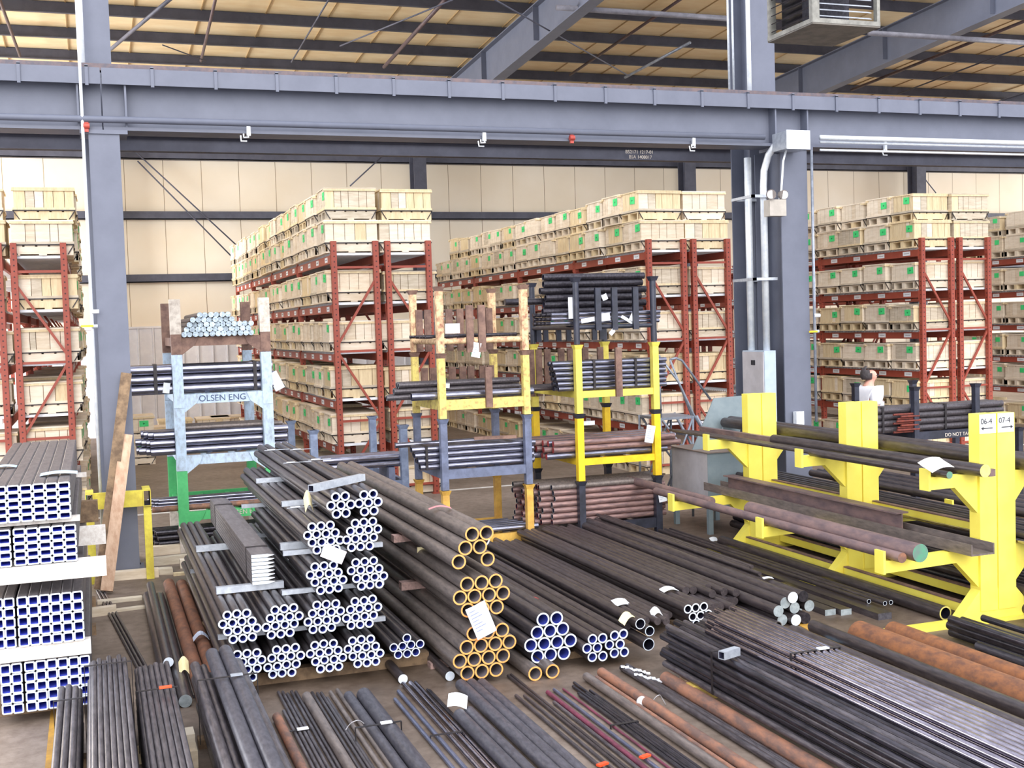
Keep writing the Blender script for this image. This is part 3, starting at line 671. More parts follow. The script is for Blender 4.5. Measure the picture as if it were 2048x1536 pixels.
# brown bars lying between the E bundles and the G bundle: a flat layer seen from above
xs = 3.16; i = 0
rnd = random.Random(5)
BX = []
for (x0, x1, z, r, y0, y1, m, words) in (
        (3.575, 3.665, 0.10, 0.016, 8.0, 12.1, BROWNBAR, 'thin brown bar right of the narrow pipe bundles'),
        (3.82, 4.30, 0.126, 0.030, 8.35, 12.25, BROWNBAR, 'brown bar in the layer behind the black rods'),
        (4.62, 5.05, 0.192, 0.034, 8.75, 12.35, BROWNBAR, 'brown bar in the upper layer left of the capped bars'),
        (4.60, 5.02, 0.124, 0.034, 8.55, 12.3, BROWNBAR, 'brown bar low beside the capped solid bars'),
        (5.29, 5.42, 0.298, 0.018, 8.9, 12.3, BROWNBAR, 'thin brown bar on top of the capped solid bars')):
    n = int((x1-x0)/(2*r)); 
    for k in range(n):
        rod('solid_bar', x0+r+k*2*r*1.005, y0+rnd.uniform(-.12, .15), z+rnd.uniform(-.004, .004), r, y1+rnd.uniform(-.2, .1), m, '%s, %s from the left' % (words, nth(k+1)), 'bar', words)
BX = [(3.12, 3.58), (3.8, 4.3), (4.3, 5.0)]
for (x0, x1, z, yy, lb) in ((3.84, 4.26, 0.095, 9.0, 'timber under the brown bar layer behind the black rods, near end'), (3.84, 4.26, 0.095, 11.6, 'timber under the brown bar layer behind the black rods, far end'),
                            (4.60, 5.05, 0.089, 9.0, 'timber beside the capped bars, near end'), (4.60, 5.05, 0.089, 11.6, 'timber beside the capped bars, far end')):
    block('timber_bearer', (x0, yy-0.04, 0), (x1, yy+0.04, z), WOOD_DARK, lb)
# G: white-rimmed pipes
zrow('steel_pipe', 0.0365, 0.0105, [(0.2, [4.355, 4.43, 4.505]), (0.135, [4.393, 4.468, 4.543]), (0.07, [4.43, 4.505])], 8.3, 12.2, BROWNBAR, CUT, INDARK, 'white-rimmed pipe in the bundle of eight behind the black rods', 'eight white-rimmed pipes')
for yy, w2 in ((8.6, 'near'), (11.5, 'far')): block('timber_bearer', (4.36, yy-0.04, 0), (4.58, yy+0.04, 0.032), WOOD_DARK, 'thin slat under the eight white-rimmed pipes, %s end' % w2)
p = on_z(1456, 1236, 0.09); 
p = on_z(1535, 1255, 0.05); rod('steel_pipe', p.x, p.y, 0.048, 0.045, 12.2, BROWNBAR, 'brown pipe with a broad white rim left of the capped bars', 'pipe', None, CUT, 0.013, INDARK)
p = on_z(1554, 1252, 0.04); rod('steel_pipe', p.x+0.01, p.y, 0.04, 0.036, 12.2, BROWNBAR, 'dark pipe with a thin rim touching the white-rimmed one', 'pipe', None, MILL_T, 0.006, INDARK)
# capped solid bars
CAPS = [(5.22, .232, CUT), (5.325, .228, BLACKBAR), (5.165, .190, CAPGREY), (5.075, .140, CAPGREY), (5.25, .140, CAPGREY), (5.39, .140, CAPGREY), (5.163, .098, CAPGREY), (5.30, .098, BLACKBAR), (5.14, .050, CAPGREY), (5.235, .05, CUT), (5.335, .05, BLACKBAR)]
for k, (x, z, e) in enumerate(CAPS):
    rod('solid_bar', x, 8.15+(0.12 if k in (6, 7) else 0)+rnd.uniform(-.03, .03), z, 0.0465, 12.3, BROWNBAR, 'dark solid bar with round cut face, %s of eleven counted from the top' % nth(k+1), 'bar', 'eleven solid bars with round faces', e)
# flat bars, channel and pipes between the capped bars and the yellow rack
a = on_z(1625, 1205, 0.0); 
cp = MB().prism([(-0.05, 0), (0.05, 0), (0.05, 0.17), (-0.05, 0.17)], 1, 0, 3.9)
cp.m[0] = 1; cp.m[1] = 1
o = put('rectangular_bar', cp.mesh('rectangular_bar', [BROWNBAR, CAPGREY]), None, (5.52, 8.55, 0.0)); tag(o, 'tall rectangular steel bar right of the capped bars', 'bar', None)
for k, (x, yy) in enumerate(((5.68, 8.3), (5.80, 8.25))):
    cp = MB().prism([(-0.052, 0), (0.052, 0), (0.052, 0.05), (-0.052, 0.05)], 1, 0, 3.9); cp.m[0] = 1; cp.m[1] = 1
    o = put('flat_bar', cp.mesh('flat_bar', [BROWNBAR, CAPGREY]), None, (x, yy, 0.0)); tag(o, 'flat steel bar on the floor, %s left of the yellow rack' % ('nearest the capped bars' if k == 0 else 'next but one'), 'bar', 'flat bars left of the yellow rack')
p = on_z(1770, 1232, 0.03)
cp = MB().prism([(-0.065, 0), (0.065, 0), (0.065, 0.055), (-0.065, 0.055)], 1, 0, 4.4); cp.m[0] = 1; cp.m[1] = 1
o = put('flat_bar', cp.mesh('flat_bar', [BROWNBAR, SLATE]), None, (p.x, p.y, 0.0)); tag(o, 'longest flat bar on the floor with a grey end near the yellow rack', 'bar', 'flat bars left of the yellow rack')
for k, (px, py) in enumerate(((1738, 1204), (1770, 1208), (1782, 1206))):
    p = on_z(px, py, 0.07); rod('steel_pipe', p.x, p.y, 0.075, 0.020, 12.2, BROWNBAR, 'small brown pipe with pale rim beside the flat bars, %s of three' % nth(k+1), 'pipe', 'three small pipes by the flat bars', CUT, 0.004, INDARK)
p = on_z(1891, 1227, 0.058); rod('steel_pipe', p.x, p.y, 0.06, 0.058, 11.35, BROWNBAR, 'large brown pipe with a cream rim at the foot of the yellow rack', 'pipe', None, YELLOWEND, 0.012, INDARK)
# ---- left side: bars and rusty pipes in the back row
for k, (pn, pf, r, m, e, lb) in enumerate((
        ((333, 1318), (276, 1172), 0.036, MILL, CUT, 'dark solid bar with a mint white end right of the thin rod pile'),
        ((353, 1403), (294, 1170), 0.044, MILL, CAPGREY, 'dark solid bar, left of two grey end faces by the rod pile'),
        ((371, 1406), (312, 1185), 0.044, MILL, CAPGREY, 'dark solid bar, right of two grey end faces by the rod pile'))):
    a = on_z(pn[0], pn[1], r+0.002)
    rod('solid_bar', (0.415, 0.385, 0.478)[k], (8.85, 8.12, 8.12)[k], (0.125, r, r)[k], r, (11.7, 11.6, 11.5)[k], m, lb, 'bar', 'solid bars near the rod pile', e)
for k, (x, lb) in enumerate(((0.60, 'left'), (0.715, 'right'))):
    rod('rusty_pipe', x, 8.0, 0.056, 0.054, 12.0-0.1*k, mat('brown_rust_pipe', (146, 98, 74), (112, 78, 64), 0.7, 0.1, 7, (2, 1, 2), vary=0.05, bump=0.1), 'brown rusty pipe, %s of the pair in front of the white bundles' % lb, 'pipe', 'pair of rusty pipes', None, 0.006, INDARK)
for k, (x0, z, lb) in enumerate(((0.52, 0.014, 'near'), (0.548, 0.014, 'far'))):
    rod('steel_rod', x0, 8.3, z, 0.012, 11.8, MILL, 'thin rod between the solid bars and rusty pipes, %s one' % ('left' if k == 0 else 'right'), 'rod', 'thin rods by the rusty pipes')
a, b = on_z(194, 1180, 0.02), on_z(276, 1335, 0.02)
for k in range(3):
    rod('steel_rod', b.x+k*0.03, b.y, 0.013, 0.012, a.y, MILL, 'thin dark rod lying askew behind the rod pile, %s of three' % nth(k+1), 'rod', 'askew thin rods', dx=(a.x-b.x))
for k in range(4):
    rod('steel_pipe', 0.80+k*0.0, 8.4, 0.0, 0.02, 12, MILL, 'x', 'pipe') if False else None
# ------------------------------------------------------------------ the front row: stock whose far ends face the racks
YN = 2.2
R4 = lambda x, y: (500+x/5.12, 1340+y/5.12); R5 = lambda x, y: (860+x/5.12, 1340+y/5.12); R6 = lambda x, y: (1240+x/4.86, 1220+y/4.86); RZ = lambda x, y: (1600+x/4.316, 1180+y/4.316)
def front(pt, r, m, label, name='steel_rod', cat='rod', group=None, z=None, end=None, yn=YN, t=0.0, inner=None, yfar=None, dx=0.0):
    z = r+0.003 if z is None else z
    p = on_z(pt[0], pt[1], z) if yfar is None else on_y(pt[0], pt[1], yfar)
    return rod(name, p.x+dx, yn, p.z if yfar else z, r, p.y, m, label, cat, group, end, t, inner)
def pile(x0, x1, z0, z1, r, yf, m, words, group, seed, taper=0.0, name='steel_rod', cat='rod'):
    """strapped pile of long rods; only the rods of the skin are built, the hidden core is left out"""
    rn = random.Random(seed); rows = int((z1-z0)/(r*1.75)); out = 0
    for j in range(rows):
        f = 1-taper*abs(2*j/(rows-1)-0.9); wd = (x1-x0)*f; n = max(2, int(wd/(2*r)))
        xa = (x0+x1)/2-n*r+r+(r*0.5 if j % 2 else -r*0.5)
        for k in range(n):
            if j < rows-2 and 1 < k < n-2: continue
            out += 1
            rod(name, xa+k*2*r, YN, z0+r+j*r*1.75, r, yf+rn.uniform(-.07, .05), m, '%s, %s from left, %s row up' % (words, nth(k+1), nth(j+1)), cat, group)
    return out
def strap_loop(x0, x1, z0, z1, y, label, m=STRAP, w_=0.02, seal=None, t=0.004):
    b = MB(); b.box(x0-t, x1+t, y-w_/2, y+w_/2, z1, z1+t).box(x0-t, x0, y-w_/2, y+w_/2, z0, z1).box(x1, x1+t, y-w_/2, y+w_/2, z0, z1)
    o = b.build('steel_strap', m)
    tag(o, label, 'strap', 'straps round the rod piles')
    if seal:
        sx = x0+(x1-x0)*0.55; MB().box(sx, sx+0.07, y-w_*0.9, y+w_*0.9, z1+t, z1+t+0.008).build('seal', seal, o)
    return o
PILE_M = mat('brown_grey_rod_steel', (106, 100, 104), (70, 65, 70), 0.35, 0.4, 8, (6, 1, 6), vary=0.10)
pile(-0.30, -0.145, 0.08, 0.40, 0.0195, 7.65, PILE_M, 'dull rod, low pile at the bottom left', 'low pile of rods at the bottom left', 1, 0.1)
pile(-0.125, 0.125, 0.08, 0.50, 0.0148, 7.75, PILE_M, 'thin rod, tall pile at the bottom left', 'tall pile of thin rods at the bottom left', 2, 0.12)
pile(0.145, 0.375, 0.08, 0.45, 0.0165, 7.72, PILE_M, 'thin rod in the orange-sealed pile', 'pile of rods with the orange strap seal', 3, 0.12)
ORANGE_C = mat('orange_plastic', (244, 96, 48), (236, 80, 40), 0.5, 0, 12, vary=0.04)
strap_loop(-0.135, 0.135, 0.10, 0.508, 7.55, 'grey strap round the far end of the tall thin-rod pile')
strap_loop(0.15, 0.372, 0.10, 0.458, 7.05, 'strap with an orange seal round the third rod pile', seal=ORANGE_C)
strap_loop(-0.305, -0.14, 0.10, 0.405, 7.25, 'strap round the low rod pile at the bottom left')
for i, (x0, x1, k) in enumerate(((-0.32, -0.135, 'low left'), (-0.13, 0.13, 'tall thin-rod'), (0.14, 0.385, 'orange-sealed'))):
    for yy, w2 in ((7.2, 'far'), (3.5, 'near')):
        block('timber_bearer', (x0, yy-0.05, 0), (x1, yy+0.05, 0.079), WOOD[3] if i == 2 else WOOD_DARK, 'timber under the %s pile, %s end' % (k, w2), group='timber under the rod piles')
block('timber_block', (0.395, 6.95, 0), (0.465, 7.15, 0.10), WOOD[1], 'short pale timber block right of the orange-sealed pile', group=None)
block('timber_block', (0.395, 6.98, 0.1005), (0.455, 7.12, 0.19), WOOD[0], 'upper pale timber block right of the orange-sealed pile', group=None)
# five wide pipes
for k, (x, z, r, yf) in enumerate(((0.525, 0.375, 0.031, 7.75), (0.578, 0.36, 0.022, 7.75), (0.638, 0.425, 0.042, 7.8), (0.724, 0.43, 0.043, 7.82), (0.79, 0.36, 0.036, 7.75),
                                   (0.53, 0.30, 0.036, 7.7), (0.605, 0.305, 0.034, 7.7), (0.69, 0.345, 0.038, 7.75), (0.76, 0.28, 0.04, 7.72), (0.55, 0.22, 0.038, 7.7), (0.64, 0.215, 0.045, 7.7), (0.74, 0.19, 0.045, 7.7), (0.56, 0.125, 0.045, 7.7), (0.655, 0.12, 0.045, 7.7), (0.75, 0.095, 0.04, 7.7))):
    rod('steel_pipe', x, YN, z, r, yf, SLATE if k in (2, 3) else PILE_M, 'grey pipe in the strapped pile left of centre, %s of fifteen from the top' % nth(k+1), 'pipe', 'strapped pile of grey pipes')
strap_loop(0.49, 0.83, 0.10, 0.478, 7.05, 'strap with a bright metal seal round the grey pipe pile', seal=GALV)
for yy, w2 in ((7.3, 'far'), (3.5, 'near')): block('timber_bearer', (0.49, yy-0.05, 0), (0.82, yy+0.05, 0.056), WOOD_DARK, 'timber under the grey pipe pile, %s end' % w2, group='timber under the rod piles')
# singles, left to right
front(R4(185, 590), 0.029, RUST, 'short-looking orange rusty bar at the bottom edge, left one', 'rusty_bar', 'bar')
front(R4(275, 480), 0.030, RUST2, 'brown rusty bar just right of the orange rusty one', 'rusty_bar', 'bar')
for k, (x, y) in enumerate(((345, 420), (290, 228), (335, 226), (385, 245), (425, 222), (470, 224))):
    front(R4(x, y), 0.0115, PILE_M, 'thin rod with a bright seal strap, %s of six from left' % nth(k+1), group='six thin rods with a bright strap')
a = on_z(*R4(575, 600), 0.03); strap_loop(a.x-0.15, a.x+0.02, 0.001, 0.026, a.y, 'black strap with a white seal round the six thin rods', seal=WHITE_P)
front(R4(580, 268), 0.032, MILL_T, 'worn grey-brown pipe right of the six thin rods', 'steel_pipe', 'pipe')
for k, (x, y) in enumerate(((635, 232), (690, 240), (730, 236), (790, 285))):
    front(R4(x, y), 0.011, MILL, 'thin dark rod between the worn pipe and the wire-tied bars, %s of four' % nth(k+1), group='four thin dark rods')
front(R4(825, 230), 0.0145, MILL_T, 'slim bar tied with white wire, left one'); front(R4(895, 208), 0.0155, MILL_T, 'slim bar tied with white wire, right one')
WIRE = mat('pale_tie_wire', (206, 204, 208), (188, 186, 190), 0.4, 0.4, 20)
def wire_arc(px, r, z, label, m=WIRE, wd=0.08):
    p = on_z(px[0], px[1], z); pts = [(p.x-wd+2*wd*i/10, p.y+0.01*math.sin(i), 0.004+math.sin(PI*i/10)*z*1.5) for i in range(11)]
    return tag(MB().path(pts, r, 6).build('tie_wire', m), label, 'wire', 'tie wires')
wire_arc(R4(1090, 560), 0.003, 0.05, 'white tie wire looped over the slim bars')
front(R4(1010, 265), 0.034, SLATE, 'slate-grey pipe, narrower of the tied pair', 'steel_pipe', 'pipe'); front(R4(1165, 255), 0.050, SLATE, 'thick slate-grey pipe, wider of the tied pair', 'steel_pipe', 'pipe')
a = on_z(*R4(1400, 620), 0.06); strap_loop(a.x-0.19, a.x+0.09, 0.002, 0.103, a.y, 'strap with a white seal over the slate-grey pipe pair', seal=WHITE_P)
for k, (x, y, r) in enumerate(((1485, 300, .013), (1520, 218, .0135), (1570, 142, .017), (1645, 130, .017), (1695, 128, .013))):
    front(R4(x, y), r, BLUEBAR if k < 2 else SHINY, 'bright cold-drawn bar below the white ball end, %s of five from left' % nth(k+1), 'bright_bar', 'bar', 'five bright cold-drawn bars')
a = on_z(*R4(1900, 680), 0.03); strap_loop(a.x-0.03, a.x+0.17, 0.002, 0.036, a.y, 'dark strap over the five bright bars')
for k, (x, y) in enumerate(((1815, 200), (1840, 206))): front(R4(x, y), 0.0085, BLACKBAR, 'thin black rod right of the bright bars, %s' % ('left one', 'right one')[k], group='two thin black rods')
for k, (x, y, r) in enumerate(((315, 150, .040), (425, 140, .038), (530, 135, .036))):
    front(R5(x, y), r, SLATE, 'big slate pipe below the orange ends, %s of three from left' % nth(k+1), 'steel_pipe', 'pipe', 'three big slate pipes', end=GREENEND if k == 0 else None)
for k, (x, y, r) in enumerate(((300, 460, .040), (400, 425, .036))):
    front(R5(x, y), r, SLATE, 'slate pipe starting at the white paper tag, %s' % ('left one', 'right one')[k], 'steel_pipe', 'pipe', 'two slate pipes by the white tag')
front(R5(858, 385), 0.007, BLACKBAR, 'very thin black rod alone on the floor, front centre')
for k, (x, y, r, m) in enumerate(((880, 262, .0115, MILL), (965, 262, .010, MILL), (800, 58, .011, BROWNBAR), (830, 50, .011, BROWNBAR), (1270, 330, .012, PILE_M))):
    front(R5(x, y), r, m, 'thin dark rod lying loose before the lone orange pipes, %s of five' % nth(k+1), group='five loose thin rods')
front(R5(1205, 228), 0.0155, MAROON, 'maroon bar, thickest of three reddish rods', 'steel_rod', 'rod'); front(R5(1270, 200), 0.0115, BLUEBAR, 'grey-mauve rod right of the maroon bar'); front(R5(1365, 195), 0.008, MAROON, 'thin reddish rod with a red end')
for k, (x, y) in enumerate(((1475, 130), (1465, 168), (1520, 238), (1535, 262), (1600, 240), (1640, 210), (1690, 270))):
    front(R5(x, y), 0.010, BLACKBAR, 'thin black rod right of the maroon bars, %s of seven' % nth(k+1), group='seven thin black rods')
a = on_z(*R5(1975, 555), 0.02); strap_loop(a.x-0.08, a.x+0.10, 0.001, 0.024, a.y, 'dark strap round the seven thin black rods')
front(R5(1600, 65), 0.029, MILL_T, 'dusty grey pipe right of the thin black rods', 'steel_pipe', 'pipe')
front(R5(1705, 78), 0.017, RUST2, 'slim rusty bar between the dusty pipe and the brown pipe', 'rusty_bar', 'bar')
front(R5(1755, 22), 0.034, RUST2, 'brown rusty pipe bound with a white band', 'rusty_bar', 'bar')
a = on_z(*R6(215, 905), 0.03); tag(MB().tube((a.x, a.y-0.008, 0.037), (a.x, a.y+0.008, 0.037), 0.037, 16).build('white_band', WHITE_P), 'white band round the brown rusty pipe', 'band')
for k, (x, y, r) in enumerate(((20, 560, .022), (70, 545, .020), (120, 580, .020), (170, 615, .020), (215, 640, .020), (260, 660, .021), (310, 700, .019), (350, 735, .019))):
    front(R6(x, y), r, PILE_M, 'dark bar with plastic end wrap, %s of eight from left' % nth(k+1), 'steel_bar', 'bar', 'eight dark bars left of the big rusty pipe')
PLASTIC = mat('clear_plastic_wrap', (226, 228, 234), (196, 198, 206), 0.25, 0, 30)
for k, (x, y) in enumerate(((60, 535), (190, 610))):
    a = on_z(*R6(x, y), 0.045); b = MB()
    for i in range(7): b.obox((a.x+i*0.016-0.04, a.y-0.03-0.035*i, 0.046+0.004*math.sin(i*2)), (0.011, -0.009, 0.004*(i % 2)), (0.004, 0.012+0.004*(i % 3), 0.003), (0.001, 0, 0.002))
    tag(b.build('plastic_wrap', PLASTIC), 'crumpled clear plastic wrap on the dark bar ends, %s' % ('left scrap', 'right scrap')[k], 'plastic')
wire_arc(R6(375, 865), 0.003, 0.05, 'pale tie wire curled over the dark bars beside the big rusty pipe', wd=0.05)
front(R6(445, 665), 0.048, RUST2, 'big rusty pink-brown pipe at the foot of the black rod stack', 'rusty_pipe', 'pipe')
b_ = on_x(1410, 1372, 3.66)
tag(MB().bar((3.59, b_.y+0.08, 0.0525), (3.86, b_.y+0.08, 0.0525), 0.10, 0.10).build('timber_block', mat('yellow_painted_timber', (214, 186, 92), (196, 150, 90), 0.7, 0, 8)), 'yellow painted timber end under the black rod stack', 'timber')
# black rod stack and the bright rods strapped on top
rn = random.Random(11); r = 0.0235; XS = 3.625
for j in range(6):
    n = 12
    for k in range(n):
        if j < 5 and k > 1: continue
        rod('black_rod', XS+k*0.0485+(0.0243 if j % 2 else 0), YN, 0.1285+j*0.0455+(rn.uniform(-.001, .007) if j == 5 else 0), r, 7.28+rn.uniform(-.10, .08)+k*0.02, BLACKBAR if (j+k) % 3 else PILE_M, 'black rod in the tall stack, %s row up, %s from left' % (nth(j+1), nth(k+1)), 'rod', 'tall stack of black rods')
block('timber_bearer', (3.61, 6.9, 0), (4.22, 7.02, 0.104), WOOD_DARK, 'timber under the tall black rod stack, far end', group='timber under the rod piles')
block('timber_bearer', (3.61, 3.5, 0), (4.22, 3.62, 0.104), WOOD_DARK, 'timber under the tall black rod stack, near end', group='timber under the rod piles')
for j in range(3):
    for k in range(9-j):
        rod('bright_rod', 3.80+k*0.0455+j*0.02275, YN, 0.402+j*0.0385, 0.0195, 6.98+rn.uniform(-.10, .10)+k*0.03, SHINY, 'bright rod strapped on the black stack, %s layer, %s from left' % (nth(j+1), nth(k+1)), 'rod', 'bright rods on top of the black stack')
strap_loop(3.815, 4.15, 0.383, 0.499, 5.98, 'dark strap round the bright rods on the black stack', seal=WHITE_P)
strap_loop(3.597, 3.77, 0.12, 0.394, on_x(1425, 1345, 3.6).y, 'dark strap round the left side of the black rod stack')
a = on_z(1443, 1312, 0.418); spacer((a.x, a.y, 0.421), (a.x+0.14, a.y+0.05, 0.421), 0.05, 'short grey square tube jutting from the black rod stack')
# brown pipes and rusty giants right of the bright rods
front((1585, 1262), 0.046, BROWNBAR, 'brown bar behind the bright rods, left of two', 'solid_bar', 'bar', z=0.12); front((1626, 1252), 0.048, BROWNBAR, 'brown bar behind the bright rods, right of two', 'solid_bar', 'bar', z=0.12)
for yy, w2 in ((6.8, 'far'), (3.4, 'near')): block('timber_bearer', (4.45, yy-0.05, 0), (5.05, yy+0.05, 0.072), WOOD_DARK, 'timber under the two brown bars, %s end' % w2, group='timber under the rod piles')
front(RZ(510, 385), 0.105, RUST, 'giant orange-rust pipe, nearer one at the right', 'rusty_pipe', 'pipe'); front(RZ(800, 360), 0.080, RUST, 'giant orange-rust pipe, farther one at the right', 'rusty_pipe', 'pipe')
for k, (x, y, z, r) in enumerate(((1300, 250, .20, .030), (1290, 300, .125, .034), (1310, 360, .05, .036), (1380, 330, .06, .036), (1580, 240, .19, .026), (1400, 262, .185, .03))):
    front(RZ(x, y), r, BLACKBAR, 'black bar in front of the yellow rack foot, %s of six' % nth(k+1), 'solid_bar', 'bar', 'six black bars at the right edge', z=z)
for k, (x, y) in enumerate(((1535, 480), (1645, 470))): front(RZ(x, y), 0.032, SLATE, 'grey pipe right of the rusty giants, %s' % ('left one', 'right one')[k], 'steel_pipe', 'pipe', 'two grey pipes at the right edge')
# ------------------------------------------------------------------ stacking racks (stillages)
def lat(name, x0, x1, Y, z, r, m, label, cat='pipe', group=None, end=None, t=0.0, inner=None, jit=0.02):
    x0 += random.uniform(-jit, jit); x1 += random.uniform(-jit, jit)
    o = put(name, rod_mesh(name, r, x1-x0, m, end, t, inner, axis='x'), None, (x0, Y, z)); return tag(o, label, cat, group)
def text(s, size, m, parent, loc, rot=(PI/2, 0, 0), name='lettering', ext=0.001):
    c = bpy.data.curves.new(name, 'FONT'); c.body = s; c.size = size; c.extrude = ext; c.materials.append(m)
    o = bpy.data.objects.new(name, c); COL.objects.link(o); o.parent = parent; o.location = loc; o.rotation_euler = rot; return o
PALEBLUE = mat('chipped_pale_blue_paint', (186, 206, 226), (150, 160, 172), 0.6, 0, 12, (2, 2, 1), vary=0.03, lo=0.42, hi=0.72)
GREENP = mat('green_rack_paint', (84, 190, 116), (66, 162, 96), 0.55, 0, 8, vary=0.02, lo=0.35, hi=0.75)
BROWNP = mat('rusted_brown_paint', (138, 108, 94), (104, 78, 70), 0.7, 0, 10, vary=0.02)
OFFWH = mat('chipped_off_white_paint', (214, 204, 192), (166, 152, 140), 0.65, 0, 14, vary=0.02, lo=0.42, hi=0.7)
OCHRE = mat('ochre_rack_paint', (222, 178, 84), (196, 150, 68), 0.55, 0, 8, vary=0.02)
BGREY = mat('blue_grey_rack_paint', (112, 120, 146), (92, 98, 120), 0.5, 0, 8, vary=0.02)
PALEYEL = mat('chipped_pale_yellow_paint', (226, 206, 116), (160, 120, 84), 0.6, 0, 16, (1, 1, 1), vary=0.02, lo=0.46, hi=0.72)
RUSTYEL = mat('rusty_pale_paint', (222, 192, 148), (150, 100, 78), 0.65, 0, 16, vary=0.02, lo=0.42, hi=0.66)
BRIGHTY = mat('bright_yellow_paint', (246, 208, 40), (226, 184, 32), 0.5, 0, 6, vary=0.02)
BLACKP = mat('black_rack_paint', (56, 58, 72), (42, 44, 54), 0.4, 0.1, 8, vary=0.02)
PALEY2 = mat('pale_lemon_paint', (228, 212, 96), (204, 186, 78), 0.55, 0, 9, vary=0.02, lo=0.4, hi=0.75)
def stillage(label, x0, x1, y0, y1, z0, z1, zb, m, pw=0.07, bh=0.09, mb=None, cup=True, round_=False, gus=False, bm_=None, group='stacking racks'):
    t = thing('stacking_rack', label, 'stacking rack', (x0, y0, z0), group)
    for (xx, yy) in ((x0, y0), (x1, y0), (x0, y1), (x1, y1)):
        b = MB()
        h = z1-z0; px, py = xx-x0, yy-y0
        if round_: b.tube((px, py, 0), (px, py, h), pw/2, 12)
        else: b.box(px-pw/2, px+pw/2, py-pw/2, py+pw/2, 0, h)
        p = b.build('post', m if not isinstance(m, tuple) else m[0], t)
        if cup:
            q = pw/2; e = pw*0.75; c = MB(); n = 4
            c.add([(px-q, py-q, h-0.05), (px+q, py-q, h-0.05), (px+q, py+q, h-0.05), (px-q, py+q, h-0.05), (px-e, py-e, h), (px+e, py-e, h), (px+e, py+e, h), (px-e, py+e, h)],
                  [(0, 1, 5, 4), (1, 2, 6, 5), (2, 3, 7, 6), (3, 0, 4, 7), (4, 5, 6, 7)])
            c.build('post_cup', BROWNP if m in (RUSTYEL, PALEYEL) else m if m is not BRIGHTY else BLACKP, p)
    mm = bm_ or m; w_, d_ = x1-x0, y1-y0; zz = zb-z0
    for name, a, b_ in (('beam', (0, 0), (w_, 0)), ('beam', (0, d_), (w_, d_)), ('beam', (0, 0), (0, d_)), ('beam', (w_, 0), (w_, d_))):
        if round_ or mb == 'round': o = MB().tube((a[0], a[1], zz-bh/2), (b_[0], b_[1], zz-bh/2), bh/2, 12).build(name, mm, t)
        else: o = MB().bar((a[0], a[1], zz-bh/2), (b_[0], b_[1], zz-bh/2), 0.05, bh).build(name, mm, t)
        if name == 'beam' and a[1] == 0 and b_[1] == 0: t['front'] = o.name
    if gus:
        for sx, xx in ((1, 0), (-1, w_)):
            MB().prism([(xx, zz-bh-0.14), (xx, zz-0.0), (xx+sx*0.24, zz-0.0), (xx+sx*0.20, zz-bh*0.9)], 1, -0.045, -0.03).build('gusset', mm, t)
    for k in range(2): MB().bar((w_*(k+1)/3, 0, zz-bh/2-0.01), (w_*(k+1)/3, d_, zz-bh/2-0.01), 0.05, bh*0.7).build('cross_bar', mm, t)
    return t
# -- tall left stack
x0, x1, y0, y1 = 0.90, 1.90, 13.98, 15.75
s1 = stillage('green stacking rack with white feet, bottom of the tall left stack', x0, x1, y0, y1, 0.0, 0.94, 0.465, GREENP, 0.115, 0.10, gus=True, cup=False)
for (px, py) in ((0, 0), (1.0, 0), (0, y1-y0), (1.0, y1-y0)): MB().box(px-0.0595, px+0.0595, py-0.0595, py+0.0595, 0.001, 0.31).build('foot', OFFWH, s1)
text('MTR. OLSEN ENG.', 0.075, OFFWH, bpy.data.objects[s1['front']], (0.30, -0.028, 0.395))
s2 = stillage('pale blue stacking rack on the green one, lower of two blue', x0, x1, y0, y1, 0.943, 1.66, 1.115, PALEBLUE, 0.115, 0.11, gus=True, cup=False)
s3 = stillage('pale blue stacking rack with stencilled letters, upper of two blue', x0, x1, y0, y1, 1.663, 2.27, 1.815, PALEBLUE, 0.115, 0.11, gus=True, cup=False)
text('OLSEN ENG', 0.10, mat('dark_blue_stencil', (70, 84, 116), None, 0.7), bpy.data.objects[s3['front']], (0.22, -0.028, 0.065))
s4 = stillage('brown stacking rack topped with off-white posts, top of left stack', x0, x1, y0, y1, 2.273, 2.90, 2.465, BROWNP, 0.115, 0.10, gus=True, cup=False)
for (px, py) in ((0, 0), (1.0, 0)): MB().box(px-0.0595, px+0.0595, py-0.0595, py+0.0595, 0.23, 0.628).build('post_sleeve', OFFWH, s4)
for t in (s1, s2, s3, s4): del t['front']
# loads: bars with grey ends on the brown rack
BARG = mat('grey_bar_end', (190, 208, 220), (132, 146, 160), 0.45, 0.2, 60, vary=0.25)
for j, (n, off) in enumerate(((13, 0), (12, 0.5), (12, 1.0), (8, 1.6), (6, 2.9))):
    for k in range(n):
        rod('solid_bar', 0.985+(k+off)*0.0625, 13.90+random.uniform(-.06, .03), 2.468+0.031+j*0.054, 0.031, 15.9, BROWNBAR, 'round grey-ended bar atop the left stack, %s row up, %s from left' % (nth(j+1), nth(k+1)), 'bar', 'grey-ended bars on top of the left stack', BARG)
CHROME = mat('dark_polished_tube', (150, 150, 166), (116, 116, 130), 0.22, 0.85, 7, (1, 6, 6), vary=0.05)
for j in range(3):
    for k in range(3):
        lat('steel_tube', 0.34+0.10*(k == 2)-0.14*(k > 0), 2.0-0.05*k, 14.10+k*0.125, 1.817+0.059+j*0.114, 0.056, CHROME, 'wide polished tube on the upper blue rack, %s row up, %s from front' % (nth(j+1), nth(k+1)), 'tube', 'wide polished tubes', None, 0.006, INDARK)
for k, x in enumerate((0.66, 1.78)):
    tag(MB().box(x-0.02, x+0.02, 14.035, 14.42, 2.164, 2.169).box(x-0.02, x+0.02, 14.036, 14.041, 1.83, 2.169).build('steel_strap', STRAP), 'black strap round the wide polished tubes, %s one' % ('left', 'right')[k], 'strap')
